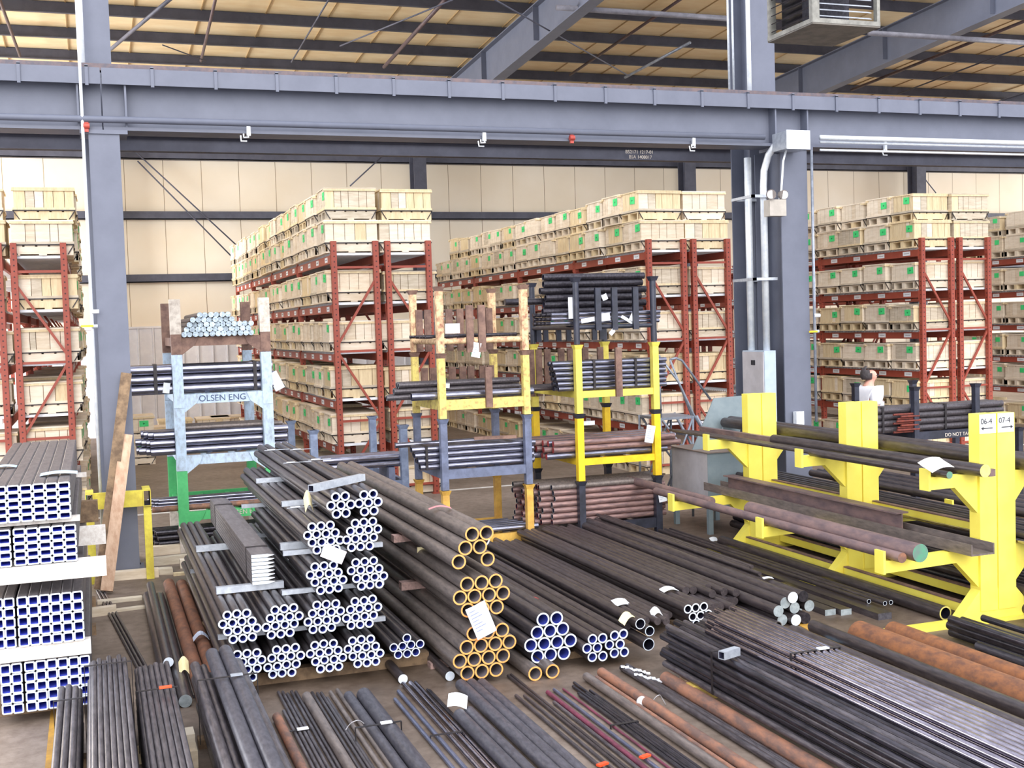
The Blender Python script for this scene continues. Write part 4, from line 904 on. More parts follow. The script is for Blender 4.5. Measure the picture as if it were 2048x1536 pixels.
for j in range(3):
    for k in range(4):
        lat('steel_tube', 0.56-0.05*k+0.03*j, 2.12, 14.09+k*0.10, 1.117+0.049+j*0.094, 0.046, CHROME, 'polished tube on the lower blue rack, %s row up, %s from front' % (nth(j+1), nth(k+1)), 'tube', 'narrower polished tubes', None, 0.006, INDARK)
for k in range(6): lat('steel_bar', 0.95, 2.1-0.05*k, 14.12+k*0.075, 1.42, 0.024, MILL_T, 'dusty bar lying over the polished tubes, %s from front' % nth(k+1), 'bar', 'dusty bars on the lower blue rack')
for j in range(4):
    for k in range(4): lat('steel_rod', 0.62-0.03*k, 1.98, 14.14+k*0.045, 0.486+j*0.037, 0.018, CHROME, 'bright rod on the green rack, %s row up, %s from front' % (nth(j+1), nth(k+1)), 'rod', 'bright rods on the green rack')
lat('rusty_pipe', 0.55, 2.0, 14.085, 0.502, 0.034, RUST2, 'rusty brown pipe along the front of the green rack', 'pipe')
for k in range(3): lat('rusty_pipe', 0.5, 2.0, 14.42+k*0.08, 0.502, 0.034, BROWNP, 'brown pipe behind the bright rods of the green rack, %s' % nth(k+1), 'pipe', 'brown pipes on the green rack')
for j in range(4):
    for k in range(5): lat('black_tube', 0.60-0.015*k, 2.2, 14.05+k*0.062, 0.05+j*0.062 if j < 2 else 0.052+j*0.062, 0.030, BLACKBAR, 'black tube under the green rack, %s row up, %s from front' % (nth(j+1), nth(k+1)), 'tube', 'black tubes under the green rack', MILL_T)
# -- middle stack
x0, x1, y0, y1 = 3.54, 4.51, 12.3, 13.4
a1 = stillage('ochre stacking rack at the bottom of the middle stack', x0, x1, y0, y1, 0.0, 0.715, 0.19, OCHRE, 0.075, 0.10)
a2 = stillage('blue-grey stacking rack with tubes, second in the middle stack', x0, x1, y0, y1, 0.72, 1.495, 0.94, BGREY, 0.075, 0.10)
a3 = stillage('chipped yellow stacking rack, third in the middle stack', x0, x1, y0, y1, 1.50, 2.205, 1.70, PALEYEL, 0.075, 0.11)
a4 = stillage('rusty pale stacking rack with a round beam, top of middle stack', x0, x1, y0, y1, 2.21, 2.93, 2.365, RUSTYEL, 0.075, 0.062, mb='round')
for t in (a1, a2, a3, a4): del t['front']
for k in range(5): lat('steel_tube', 3.2, 4.62-0.04*k, 12.385+k*0.12, 0.192+0.036, 0.034, CHROME, 'bright tube low in the ochre rack, %s from front' % nth(k+1), 'tube', 'bright tubes in the ochre rack')
for j in range(4):
    for k in range(4): lat('steel_tube', 3.30+0.015*k-0.03*j, 4.62, 12.385+k*0.075, 0.942+0.034+j*0.0655, 0.0325, CHROME, 'bright tube on the blue-grey rack, %s row up, %s from front' % (nth(j+1), nth(k+1)), 'tube', 'bright tubes on the blue-grey rack', None, 0.005, INDARK)
lat('steel_tube', 3.12, 4.4, 12.72, 1.20, 0.03, CHROME, 'single bright tube lying highest on the blue-grey rack', 'tube')
tag(MB().bar((3.92, 12.40, 1.256), (4.38, 12.30, 1.256), 0.05, 0.035).build('flat_bar', BROWNP), 'dark flat bar askew on the bright tubes of the blue-grey rack', 'bar')
for k, x in enumerate((3.36, 4.56)): tag(MB().box(x-0.014, x+0.014, 12.342, 12.348, 0.945, 1.205).box(x-0.014, x+0.014, 12.342, 12.62, 1.203, 1.207).build('steel_strap', STRAP), 'black strap round the blue-grey rack tubes, %s' % ('left', 'right')[k], 'strap')
lat('steel_tube', 3.22, 4.62, 12.39, 1.702+0.045, 0.043, CHROME, 'wide bright tube along the front of the chipped yellow rack', 'tube', None, None, 0.006, INDARK)
for j in range(3):
    for k in range(3): lat('steel_tube', 3.02+0.05*j+0.03*k, 4.55-0.05*k, 12.62+k*0.085, 1.702+0.034+j*0.066, 0.032, MILL, 'dark tube on the chipped yellow rack, %s row up, %s from front' % (nth(j+1), nth(k+1)), 'tube', 'dark tubes on the chipped yellow rack', CAPGREY, 0.006, INDARK)
for k in range(6): lat('steel_rod', 3.3, 4.5, 12.95+k*0.06, 1.702+0.016, 0.014, MILL, 'thin rod at the back of the chipped yellow rack, %s from front' % nth(k+1), 'rod', 'thin rods on the chipped yellow rack')
for k in range(7): lat('steel_rod', 3.40, 4.46-0.03*k, 12.40+k*0.10, 2.368+0.022, 0.018, BLACKBAR, 'dark rod on the rusty pale rack, %s from front' % nth(k+1), 'rod', 'dark rods on the rusty pale rack')
def uprights(xs, z0, z1, m, words, group, ys, wd=0.085):
    used = []
    for k, x in enumerate(xs):
        if x > 100:
            x = on_y(x, 700, ys[k % len(ys)]).x
            x = min(max(x, 3.60), 4.46) if x < 4.85 else min(max(x, 5.20), 6.05)
            while any(abs(x-u) < wd+0.012 for u in used): x -= 0.02
            used.append(x)
        yy = ys[k % len(ys)]
        tag(MB().box(x-wd/2, x+wd/2, yy-0.01, yy+0.01, z0, z1).box(x-wd/2, x-wd/2+0.01, yy-0.03, yy, z0, z1).build('divider_upright', m), '%s, %s from left' % (words, nth(k+1)), 'upright', group)
uprights([840, 857, 900, 922, 1000, 1023], 2.21, 2.70, BROWNP, 'brown flat upright standing in the rusty pale rack', 'brown uprights in the rusty pale rack', [13.365])
uprights([941, 965], 2.21, 2.72, BROWNP, 'brown upright at the front beam of the rusty pale rack', 'front uprights in the rusty pale rack', [12.257])
uprights([847, 864, 903, 924, 940, 999, 1022], 1.60, 2.02, BROWNP, 'brown flat upright standing in the chipped yellow rack', 'brown uprights in the chipped yellow rack', [13.365])
uprights([4.065], 1.60, 2.04, BROWNP, 'brown upright clamped in front of the wide bright tube', None, [12.264], 0.08)
# -- right stack
x0, x1, y0, y1 = 5.14, 6.10, 12.3, 13.7
c1 = stillage('black stacking rack at the bottom of the right stack', x0, x1, y0, y1, 0.0, 0.70, 0.21, BLACKP, 0.075, 0.11)
c2 = stillage('bright yellow stacking rack, second in the right stack', x0, x1, y0, y1, 0.705, 1.465, 0.955, BRIGHTY, 0.078, 0.075)
c3 = stillage('pale lemon stacking rack, third in the right stack', x0, x1, y0, y1, 1.47, 2.245, 1.72, PALEY2, 0.075, 0.075)
c4 = stillage('black round-post stacking rack, top of the right stack', x0, x1, y0, y1, 2.25, 3.00, 2.465, BLACKP, 0.072, 0.05, round_=True)
for t in (c1, c2, c3, c4): del t['front']
REDEND = mat('red_sprayed_end', (186, 52, 58), (150, 70, 66), 0.6, 0, 40, vary=0.2)
PINKB = mat('pinkish_brown_steel', (158, 126, 120), (116, 94, 94), 0.45, 0.35, 8, (1, 6, 6), vary=0.08)
rn = random.Random(3)
for j in range(7):
    for k in range(8):
        if j in (1, 2, 3, 4, 5) and 3 < k < 7 and False: continue
        lat('square_tube', 4.72+0.10*(k % 3 == 0)-0.025*k+rn.uniform(-.03, .03), 6.2+rn.uniform(-.05, .1), 12.378+k*0.072, 0.215+0.034+j*0.066, 0.0325, PINKB if j < 6 else MILL_T, 'red-ended tube in the black bottom rack, %s row up, %s from front' % (nth(j+1), nth(k+1)), 'tube', 'red-ended tubes in the black rack', REDEND if rn.random() < 0.45 else CAPGREY, 0.006, INDARK, jit=0.0)
for j in range(3):
    for k in range(9):
        lat('brown_bar', 4.80-0.03*k+rn.uniform(-.06, .06), 6.3+rn.uniform(-.1, .15), 12.385+k*0.085, 0.958+0.036+j*0.07, 0.034, PINKB if (j+k) % 3 else CHROME, 'brown bar on the bright yellow rack, %s row up, %s from front' % (nth(j+1), nth(k+1)), 'bar', 'brown bars on the bright yellow rack', REDEND if k < 4 else CAPGREY, jit=0.0)
for j in range(6):
    for k in range(4): lat('steel_tube', 4.92+0.02*(k % 2)-0.012*j, 6.28, 12.372+k*0.062, 1.722+0.029+j*0.057, 0.0275, CHROME, 'bright tube in the pale lemon rack, %s row up, %s from front' % (nth(j+1), nth(k+1)), 'tube', 'bright tubes in the pale lemon rack', None, 0.004, INDARK, jit=0.01)
for k in range(6): lat('dark_bar', 4.72-0.05*k, 5.9, 12.66+k*0.1, 1.722+0.03, 0.026, BROWNBAR, 'dark bar at the back of the pale lemon rack, %s from front' % nth(k+1), 'bar', 'dark bars in the pale lemon rack')
for k, x in enumerate((5.36, 5.88)): tag(MB().box(x-0.014, x+0.014, 12.336, 12.341, 1.73, 2.07).box(x-0.014, x+0.014, 12.336, 12.58, 2.068, 2.072).build('steel_strap', STRAP), 'black strap round the pale lemon rack tubes, %s' % ('left', 'right')[k], 'strap')
uprights([1094, 1122, 1140, 1170, 1200, 1242, 1274], 1.60, 2.18, BROWNP, 'brown flat upright at the back of the pale lemon rack', 'brown uprights in the pale lemon rack', [13.665])
uprights([1236], 1.64, 2.20, BROWNP, 'brown upright in front of the pale lemon rack tubes', None, [12.264], 0.085)
for j in range(6):
    for k in range(4): lat('black_pipe', 4.80+0.03*(k % 2)+0.02*(j % 3)+0.04*k, 6.05+0.05*(j % 2), 12.50+k*0.088, 2.63+0.0+j*0.0775, 0.038, BLACKBAR, 'black pipe on the top right rack, %s row up, %s from front' % (nth(j+1), nth(k+1)), 'pipe', 'black pipes on the top right rack', BLACKP, 0.006, INDARK, jit=0.015)
for j in range(3):
    for k in range(5): lat('steel_rod', 4.86-0.03*k, 6.22, 12.38+k*0.055, 2.468+0.025+j*0.049, 0.0235, CHROME if k == 0 else BLACKBAR, 'rod under the black pipes on the top rack, %s row up, %s from front' % (nth(j+1), nth(k+1)), 'rod', 'rods under the black pipes', None, jit=0.015)
lat('black_pipe', 4.42, 5.0, 12.62, 2.75, 0.036, BLACKBAR, 'black pipe jutting far left from the top right rack', 'pipe')
uprights([1198, 1231, 1273], 2.40, 2.88, BLACKP, 'black flat upright before the black pipes', 'black uprights in the top right rack', [12.262], 0.075)
uprights([1078, 1092, 1118, 1138, 1242, 1288], 2.27, 2.45, BLACKP, 'short black lug hanging under the top right rack', 'black lugs under the top right rack', [13.665], 0.07)
# -- low blue rack between the stacks
d1 = stillage('low blue-grey stacking rack with open posts behind the pipe bundles', 2.52, 3.66, 14.55, 16.3, 0.0, 1.27, 0.57, mat('light_blue_grey_paint', (138, 152, 180), (112, 124, 150), 0.5, 0, 8, vary=0.02), 0.09, 0.09); del d1['front']
for j in range(2):
    for k in range(4): lat('steel_tube', 2.62, 3.66, 14.62+k*0.10, 0.78+j*0.088, 0.042, CHROME, 'bright tube on the low blue-grey rack, %s row up, %s from front' % (nth(j+1), nth(k+1)), 'tube', 'bright tubes on the low rack')
for k, x in enumerate((2.75, 3.5)): block('timber_bearer', (x-0.04, 14.56, 0.571), (x+0.04, 15.1, 0.737), BGREY, 'steel bolster under the tubes of the low rack, %s' % ('left', 'right')[k], 'bolster', 'bolsters on the low rack')

# ------------------------------------------------------------------ yellow cantilever rack
YEL = mat('lemon_yellow_paint', (254, 240, 106), (248, 230, 92), 0.5, 0, 3, vary=0.02)
PO = 7.60
def cant_post(yc, first):
    t = thing('cantilever_rack_post', 'x', 'rack', (6.54, yc, 0), 'yellow cantilever rack posts')
    X = lambda v: v-6.54
    pr = lambda pts: [(X(a), b) for a, b in pts]
    h = 0.06
    MB().box(X(6.565), X(6.728), -h, h, 0.1, 1.675).build('post', YEL, t)
    MB().box(X(6.742), X(6.915), -h, h, 0.1, 1.672).build('post', YEL, t)
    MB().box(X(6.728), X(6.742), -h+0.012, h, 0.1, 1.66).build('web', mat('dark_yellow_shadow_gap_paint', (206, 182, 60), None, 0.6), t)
    def arm(name, pts, plate):
        o = MB().prism(pr(pts), 1, -0.035, 0.035).build(name, YEL, t)
        if plate: MB().box(X(plate[0]), X(plate[0])+0.022, -0.055, 0.055, plate[1], plate[2]).build('end_stop', YEL, o)
    arm('arm', [(6.10, 1.204), (6.566, 1.204), (6.566, 0.885), (6.342, 1.107), (6.10, 1.104)], (6.078, 1.10, 1.27))
    arm('arm', [(5.67, 0.585), (6.566, 0.612), (6.566, 0.29), (6.349, 0.508), (5.67, 0.490)], (5.648, 0.487, 0.668))
    arm('arm', [(7.40, 1.204), (6.914, 1.204), (6.914, 0.93), (7.06, 1.107), (7.40, 1.107)], (7.40, 1.10, 1.27))
    arm('arm', [(7.76, 0.585), (6.914, 0.612), (6.914, 0.29), (7.11, 0.508), (7.76, 0.490)], (7.76, 0.487, 0.668))
    MB().prism(pr([(6.566, 0.27), (6.915, 0.27), (7.14, 0.03), (6.34, 0.03)]), 1, -0.05, 0.05).build('base_gusset', YEL, t)
    MB().box(X(5.70), X(7.80), -0.075, 0.075, 0.0, 0.03).build('base_foot', YEL, t)
    return t
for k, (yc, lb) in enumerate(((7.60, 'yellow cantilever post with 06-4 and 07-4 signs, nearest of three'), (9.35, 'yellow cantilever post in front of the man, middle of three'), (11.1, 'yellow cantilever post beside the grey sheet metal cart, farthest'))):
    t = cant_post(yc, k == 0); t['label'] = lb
    if k == 0:
        for x0, s, arrow in ((0.027, '06-4', -1), (0.205, '07-4', 1)):
            sg = MB().box(x0, x0+0.158, -0.0655, -0.0605, 1.52, 1.672).build('sign', WHITE_P, t)
            text(s, 0.062, INK, sg, (x0+0.008, -0.0665, 1.596))
            xa, xb = (x0+0.125, x0+0.035) if arrow < 0 else (x0+0.035, x0+0.125)
            ar = MB().box(min(xa, xb), max(xa, xb), -0.0668, -0.0656, 1.557, 1.565)
            ar.prism([(xb, 1.575), (xb+arrow*0.024, 1.561), (xb, 1.547)], 1, -0.0668, -0.0656); ar.build('arrow', INK, sg)
for (x, z, hh, lb) in ((6.53, 0.10, 0.075, 'yellow rail along the base of the cantilever rack, left side'), (6.86, 0.70, 0.06, 'yellow rail half way up the cantilever rack'), (6.95, 0.10, 0.075, 'yellow rail along the base of the cantilever rack, right side')):
    for (ya, yb, w2) in ((7.665, 9.285, 'near bay'), (9.415, 11.035, 'far bay')):
        o = MB().box(x-0.02, x+0.02, ya, yb, z-hh/2, z+hh/2); o.build('rail', YEL)
        oo = COL.objects[len(COL.objects)-1]
        tag(oo, lb+', '+w2, 'rail', 'yellow rails of the cantilever rack')
        MB().box(x-0.024, x+0.024, ya, yb, z+hh/2, z+hh/2+0.012).build('cap_strip', BROWNP, oo)
def ypipe(name, x, yn, z, r, pf, m, label, cat='bar', end=None, group=None, t=0.0, inner=None, yf=None):
    return rod(name, x, yn, z, r, yf or on_x(pf[0], pf[1], x).y, m, label, cat, group, end, t, inner)
SCALE_P = mat('purple_brown_mill_scale', (142, 116, 112), (104, 88, 92), 0.55, 0.2, 6, (2, 0.7, 2), vary=0.05, lo=0.35, hi=0.65)
ypipe('solid_bar', 6.445, 7.34, 1.204+0.052, 0.051, (1548, 884), BROWNBAR, 'thick bar with yellow end on the top arm of the yellow rack', end=YELLOWEND)
ypipe('solid_bar', 6.175, 7.42, 1.204+0.030, 0.029, (1622, 905), BROWNBAR, 'slimmer bar with green end on the top arm of the yellow rack', end=GREENEND)
for k in range(4): ypipe('solid_bar', 6.25+k*0.036, 7.75+k*0.05, 1.204+0.018, 0.017, None, BROWNBAR, 'thin dark bar on the upper arms of the yellow rack, %s from left' % nth(k+1), group='thin bars on the upper arms', yf=12.25-0.1*k)
tag(MB().box(6.50, 6.560, 7.36, 12.0, 1.2045, 1.262).build('square_bar', SCALE_P), 'brown square bar beside the yellow-ended bar on the top arm', 'bar')
ypipe('solid_bar', 5.742, 7.44, 0.588+0.041, 0.040, (1312, 972), SCALE_P, 'long purple-brown bar on the outer end of the lower arm', end=RUST2)
ypipe('solid_bar', 5.862, 7.38, 0.592+0.072, 0.071, (1500, 1000), SCALE_P, 'thick purple-brown bar with green end on the lower arm', end=GREENEND)
ypipe('solid_bar', 5.862, 10.6, 0.592+0.045, 0.044, None, SCALE_P, 'slimmer bar butted behind the thick purple-brown bar', yf=12.6)
ch = MB().prism([(6.27, 0.612), (6.49, 0.612), (6.49, 0.70), (6.478, 0.70), (6.478, 0.626), (6.282, 0.626), (6.282, 0.70), (6.27, 0.70)], 1, 7.30, on_x(1412, 958, 6.3).y)
tag(ch.build('channel_bar', MILL_T), 'steel channel lying open side up on the lower arm', 'channel')
ib = MB().prism([(6.345, 0.6265), (6.475, 0.6265), (6.475, 0.640), (6.417, 0.640), (6.417, 0.79), (6.475, 0.79), (6.475, 0.803), (6.345, 0.803), (6.345, 0.79), (6.405, 0.79), (6.405, 0.640), (6.345, 0.640)], 1, 8.3, on_x(1455, 942, 6.4).y)
tag(ib.build('steel_beam', SCALE_P), 'purple-brown I-shaped beam standing in the steel channel', 'beam')
# stock on the far side of the yellow rack
for k, (x, r, yn, yf) in enumerate(((7.00, 0.058, 6.6, 12.3), (7.13, 0.062, 6.4, 12.6), (7.27, 0.05, 6.7, 12.0))): rod('solid_bar', x, yn, 1.205+r, r, yf, BROWNBAR, 'thick dark bar on the far upper arms, %s from the posts' % nth(k+1), 'bar', 'thick bars on the far upper arms')
for k in range(14): rod('steel_rod', 6.94+k*0.034, 6.2+0.05*(k % 3), 0.614+0.017, 0.0155, 12.2, PILE_M if k % 3 else SHINY, 'thin rod on the far lower arms, %s from the posts' % nth(k+1), 'rod', 'thin rods on the far lower arms')
for k in range(6): rod('solid_bar', 7.0+k*0.085, 6.2, 0.614+0.033+0.03, 0.030, 12.3, BLACKBAR if k % 2 else BROWNBAR, 'dark bar over the thin rods, far lower arms, %s' % nth(k+1), 'bar', 'dark bars on the far lower arms')
for j in range(3):
    for k in range(9):
        if j == 2 and k > 6: continue
        rod('dark_bar', 7.02+k*0.09+0.045*(j % 2), 6.0+rn.uniform(-.1, .1), 0.031+0.042+j*0.075, 0.042, 12.2, BLACKBAR if (j+k) % 2 else BROWNBAR, 'dark bar on the floor behind the yellow rack, %s row up, %s over' % (nth(j+1), nth(k+1)), 'bar', 'dark bars behind the yellow rack')
for k in range(8): rod('dark_bar', 8.05+k*0.10, 6.4, 0.05, 0.045, 12.3, BROWNBAR, 'brown bar on the floor far behind the yellow rack, %s over' % nth(k+1), 'bar', 'brown bars far behind the yellow rack')
for j in range(2):
    for k in range(7): rod('dark_bar', 8.05+k*0.10, 6.6, 0.31+j*0.3, 0.042, 12.1, BLACKBAR if k % 2 else BROWNBAR, 'dark bar on bearers behind the yellow rack, %s tier, %s over' % (nth(j+1), nth(k+1)), 'bar', 'dark bars on bearers behind the yellow rack')
for j in range(2):
    for yy, w2 in ((7.4, 'near'), (9.3, 'middle'), (11.6, 'far')): block('timber_bearer', (8.0, yy-0.05, (0.096, 0.353)[j]), (8.72, yy+0.05, (0.267, 0.567)[j]), WOOD_DARK, 'timber bearer behind the yellow rack, %s tier, %s end' % (nth(j+1), w2))

# -- black rack with a pipe bundle beyond the yellow rack
e1 = stillage('black stacking rack with white scrawl holding a bundle before the man', 9.48, 10.40, 12.0, 13.2, 0.0, 1.58, 1.02, BLACKP, 0.07, 0.10)
text('DO NOT TAGP', 0.062, OFFWH, bpy.data.objects[e1['front']], (0.42, -0.028, 0.942)); del e1['front']
for j in range(4):
    for k in range(4): lat('steel_pipe', 8.80+0.06*k, 10.9, 12.10+k*0.085, 1.022+0.041+j*0.079, 0.039, MILL, 'grey pipe in the bundle before the man, %s row up, %s from front' % (nth(j+1), nth(k+1)), 'pipe', 'bundled pipes before the man', BLACKP, 0.005, INDARK)
for k in range(9): lat('rusty_rod', 9.16+0.03*(k % 4), 9.50+0.02*(k % 3), 12.0-0.026*(k % 2), 1.035+0.027*k, 0.0135, mat('dark_red_rust', (128, 58, 44), (96, 44, 38), 0.8, 0, 20), 'dark red rusty rod stub before the man, %s from the bottom' % nth(k+1), 'rod', 'rusty rod stubs before the man', jit=0.0)
for k, x in enumerate((9.05, 9.98)): tag(MB().box(x-0.014, x+0.014, 12.045, 12.05, 1.03, 1.345).box(x-0.014, x+0.014, 12.045, 12.40, 1.343, 1.347).build('steel_strap', STRAP), 'black strap round the bundle before the man, %s' % ('left', 'right')[k], 'strap')
MB()
p_ = on_y(1985, 865, 12.4)
e2 = stillage('black stacking rack behind the number signs at the right edge', 11.35, 12.3, 12.3, 13.5, 0.0, 0.95, 0.45, BLACKP, 0.07, 0.09); del e2['front']
for k in range(5): lat('steel_pipe', 11.2, 12.6, 12.42+k*0.12, 0.452+0.045, 0.043, BLACKBAR, 'black pipe on the right-edge rack behind the signs, %s from front' % nth(k+1), 'pipe', 'black pipes on the right-edge rack')
# ------------------------------------------------------------------ person
SKIN = mat('skin', (226, 172, 152), (214, 156, 138), 0.55, 0, 20, vary=0)
SHIRT = mat('white_cotton', (244, 244, 250), (232, 233, 242), 0.8, 0, 6, vary=0)
JEANS = mat('blue_denim', (74, 84, 116), (58, 66, 94), 0.85, 0, 30, vary=0)
HAIR = mat('dark_grey_hair', (72, 66, 68), (52, 46, 48), 0.7, 0, 40, vary=0)
def freeze(o):
    dg = bpy.context.evaluated_depsgraph_get(); dg.update()
    me = bpy.data.meshes.new_from_object(o.evaluated_get(dg)); mats = list(o.data.materials); old = o.data
    if o.type == 'MESH':
        o.modifiers.clear(); o.data = me; return o
    n = bpy.data.objects.new(o.name+'_', me); COL.objects.link(n); n.parent = o.parent; n.location = o.location; n.rotation_euler = o.rotation_euler
    nm = o.name; bpy.data.objects.remove(o); n.name = nm; return n
def skin(name, pts, edges, m, parent, root=0, sub=2):
    me = bpy.data.meshes.new(name); me.from_pydata([p[:3] for p in pts], edges, []); me.materials.append(m)
    o = bpy.data.objects.new(name, me); COL.objects.link(o); o.parent = parent
    md = o.modifiers.new('skin', 'SKIN'); md.use_smooth_shade = True
    for i, p in enumerate(pts):
        sv = o.data.skin_vertices[0].data[i]; sv.radius = (p[3], p[4] if len(p) > 4 else p[3]); sv.use_root = (i == root)
    o.modifiers.new('sub', 'SUBSURF').levels = sub
    o.modifiers['sub'].render_levels = sub
    return freeze(o)
per = thing('person', 'man in a white t-shirt walking right past the crate racks, wearing glasses', 'person', (9.94, 13.55, 0))
P = [(0, 0, .94, .13, .15), (.03, 0, 1.10, .14, .16), (.02, 0, 1.34, .14, .18), (-.005, 0, 1.50, .075, .08), (.02, 0, 1.555, .060, .062), (.052, 0, 1.603, .074, .066), (.03, 0, 1.665, .100, .080), (.012, 0, 1.722, .080, .068),
     (.146, 0, 1.638, .018, .015), (.02, .088, 1.65, .020), (.02, -.088, 1.65, .020),
     (-.01, .19, 1.455, .062), (-.04, .245, 1.13, .045), (.06, .25, .905, .033), (.085, .245, .845, .036, .022),
     (-.01, -.19, 1.455, .062), (-.06, -.245, 1.13, .045), (.02, -.25, .895, .033), (.045, -.245, .835, .036, .022),
     (0, .095, .86, .092), (.16, .10, .49, .058), (.17, .10, .095, .04), (.27, .10, .05, .035),
     (0, -.095, .86, .092), (-.04, -.10, .49, .058), (-.25, -.10, .13, .04), (-.17, -.10, .05, .035)]
E_ = [(0, 1), (1, 2), (2, 3), (3, 4), (4, 5), (5, 6), (6, 7), (6, 8), (6, 9), (6, 10), (2, 11), (11, 12), (12, 13), (13, 14), (2, 15), (15, 16), (16, 17), (17, 18), (0, 19), (19, 20), (20, 21), (21, 22), (0, 23), (23, 24), (24, 25), (25, 26)]
for base, s in ((14, 1), (18, -1)):
    bx, by_, bz = P[base][:3]
    for k, (dx, L) in enumerate(((-.024, .07), (-.008, .085), (.010, .08), (.026, .065))):
        i = len(P); P.append((bx+dx+.01, by_-s*.004, bz-L*0.55, .0085)); P.append((bx+dx+.02, by_-s*.018, bz-L, .0075)); E_ += [(base, i), (i, i+1)]
    i = len(P); P.append((bx+.045, by_-s*.015, bz-.02, .010)); P.append((bx+.058, by_-s*.02, bz-.05, .008)); E_ += [(base, i), (i, i+1)]
skin('body', P, E_, SKIN, per)
skin('t_shirt', [(0, 0, .90, .175, .18), (.05, 0, 1.09, .195, .195), (.03, 0, 1.32, .170, .20), (-.005, 0, 1.485, .10, .108), (-.012, .19, 1.452, .090), (-.03, .225, 1.24, .082),
                 (-.012, -.19, 1.452, .090), (-.045, -.225, 1.24, .082)], [(0, 1), (1, 2), (2, 3), (2, 4), (4, 5), (2, 6), (6, 7)], SHIRT, per, 1)
skin('trousers', [(0, 0, .93, .15, .165), (0, .095, .84, .108), (.16, .10, .49, .078), (.168, .10, .10, .062), (0, -.095, .84, .108), (-.04, -.10, .49, .078), (-.245, -.10, .15, .062)], [(0, 1), (1, 2), (2, 3), (0, 4), (4, 5), (5, 6)], JEANS, per)
for (fx, fy, fz) in ((.22, .10, .045), (-.20, -.10, .045)):
    skin('shoe', [(fx-.08, fy, fz+.005, .045), (fx, fy, fz, .048, .044), (fx+.11, fy, fz-.008, .042, .034)], [(0, 1), (1, 2)], BLACKBAR, per, 1)
hb = MB(); n = 20; rings = []
for i in range(9):                       # a fringe of hair round the back and sides, the crown and forehead are bare
    t_ = i/8; z = 1.775-0.175*t_; rr = math.sqrt(max(0.0, 1-((z-1.665)/0.116)**2)) if z > 1.60 else 0.80
    rings.append([(.012+rr*.106*math.cos(2*PI*k/n)-0.010, rr*.089*math.sin(2*PI*k/n), z) for k in range(n)])
fs = []
for i in range(8):
    for k in range(n):
        a = 2*PI*(k+.5)/n; c_ = math.cos(a)
        if c_ > (-0.75 if i < 2 else -0.30 if i < 4 else 0.05 if i < 6 else -0.15): continue
        fs.append((i*n+k, i*n+(k+1) % n, (i+1)*n+(k+1) % n, (i+1)*n+k))
hb.add([v for r_ in rings for v in r_], fs, 0, True); ho = hb.build('hair', HAIR, per)
sl_ = ho.modifiers.new('thick', 'SOLIDIFY'); sl_.thickness = 0.012; sl_.offset = 0; freeze(ho)
gl = MB()
for s in (-1, 1): gl.bar((.01, s*.083, 1.655), (.128, s*.06, 1.652), .004, .008).tube((.124, s*.033, 1.648), (.130, s*.033, 1.648), .024, 12)
gl.bar((.132, -.012, 1.652), (.132, .012, 1.652), .004, .005); gl.build('glasses', INK, per)
fc = MB()
fc.obox((.112, 0, 1.592), (.004, 0, 0), (0, .022, 0), (0, 0, .004)); fc.build('mouth', mat('lip_skin', (190, 120, 110), None, 0.6), per)

# ------------------------------------------------------------------ rolling stairs, cart, panel and conduits
STEELP = mat('grey_tube_paint', (150, 156, 168), (124, 130, 142), 0.4, 0.3, 10, vary=0.03)
st = thing('rolling_stairs', 'grey tubular rolling stairs with two handrails beside the right stack', 'stairs', (6.55, 13.2, 0))
def q(px, py, Y): p = on_y(px, py, Y); return (p.x-6.55, Y-13.2, p.z)
for Y, pts in ((13.15, [(1317, 711), (1356, 762), (1388, 831), (1413, 872)]), (13.75, [(1340, 719), (1352, 716), (1364, 721), (1421, 799)])):
    MB().path([q(a, b, Y) for a, b in pts], 0.016, 8).build('handrail', STEELP, st)
MB().path([q(1340, 719, 13.75), q(1383, 831, 13.75)], 0.014, 8).build('rail_post', STEELP, st)
MB().path([q(1317, 711, 13.15), q(1322, 835, 13.15)], 0.014, 8).build('rail_post', STEELP, st)
a, b = q(1321, 836, 13.15), q(1393, 836, 13.15); zt = a[2]
MB().box(a[0], b[0], a[1], a[1]+0.6, zt-0.03, zt).build('platform', STEELP, st)
for k in range(3): MB().box(b[0]+0.02+k*0.17, b[0]+0.22+k*0.17, a[1], a[1]+0.6, zt-0.03-0.25*(k+1), zt-0.25*(k+1)).build('step', STEELP, st)
for yy in (a[1], a[1]+0.6):
    MB().path([(b[0], yy, zt), (b[0]+0.70, yy, 0.03)], 0.02, 8).build('stringer', STEELP, st)
    MB().path([(a[0], yy, zt), (a[0]-0.02, yy, 0.02)], 0.016, 8).build('leg', STEELP, st); MB().path([(b[0]-0.05, yy, zt), (b[0]-0.08, yy, 0.02)], 0.016, 8).build('leg', STEELP, st)
    MB().path([(a[0]+0.02, yy, zt-0.02), (b[0]+0.25, yy, 0.30)], 0.014, 8).build('diagonal_brace', STEELP, st); MB().path([(b[0]-0.06, yy, zt-0.04), (a[0], yy, 0.25)], 0.014, 8).build('diagonal_brace', STEELP, st)
GREYP = mat('blue_grey_sheet_metal', (178, 192, 206), (166, 180, 196), 0.5, 0.0, 5, vary=0.03); GREYC = mat('teal_grey_sheet_metal', (134, 147, 152), (122, 136, 142), 0.55, 0.0, 5, vary=0.03)
GREYW = mat('warm_grey_sheet_metal', (196, 192, 196), (182, 178, 182), 0.55, 0.0, 5, vary=0.03)
ct = thing('metal_cart', 'grey sheet metal bench on legs with an upright back plate, beside the farthest yellow post', 'bench', (6.66, 12.02, 0))
c0 = on_y(1415, 905, 12.02); zc = c0.z
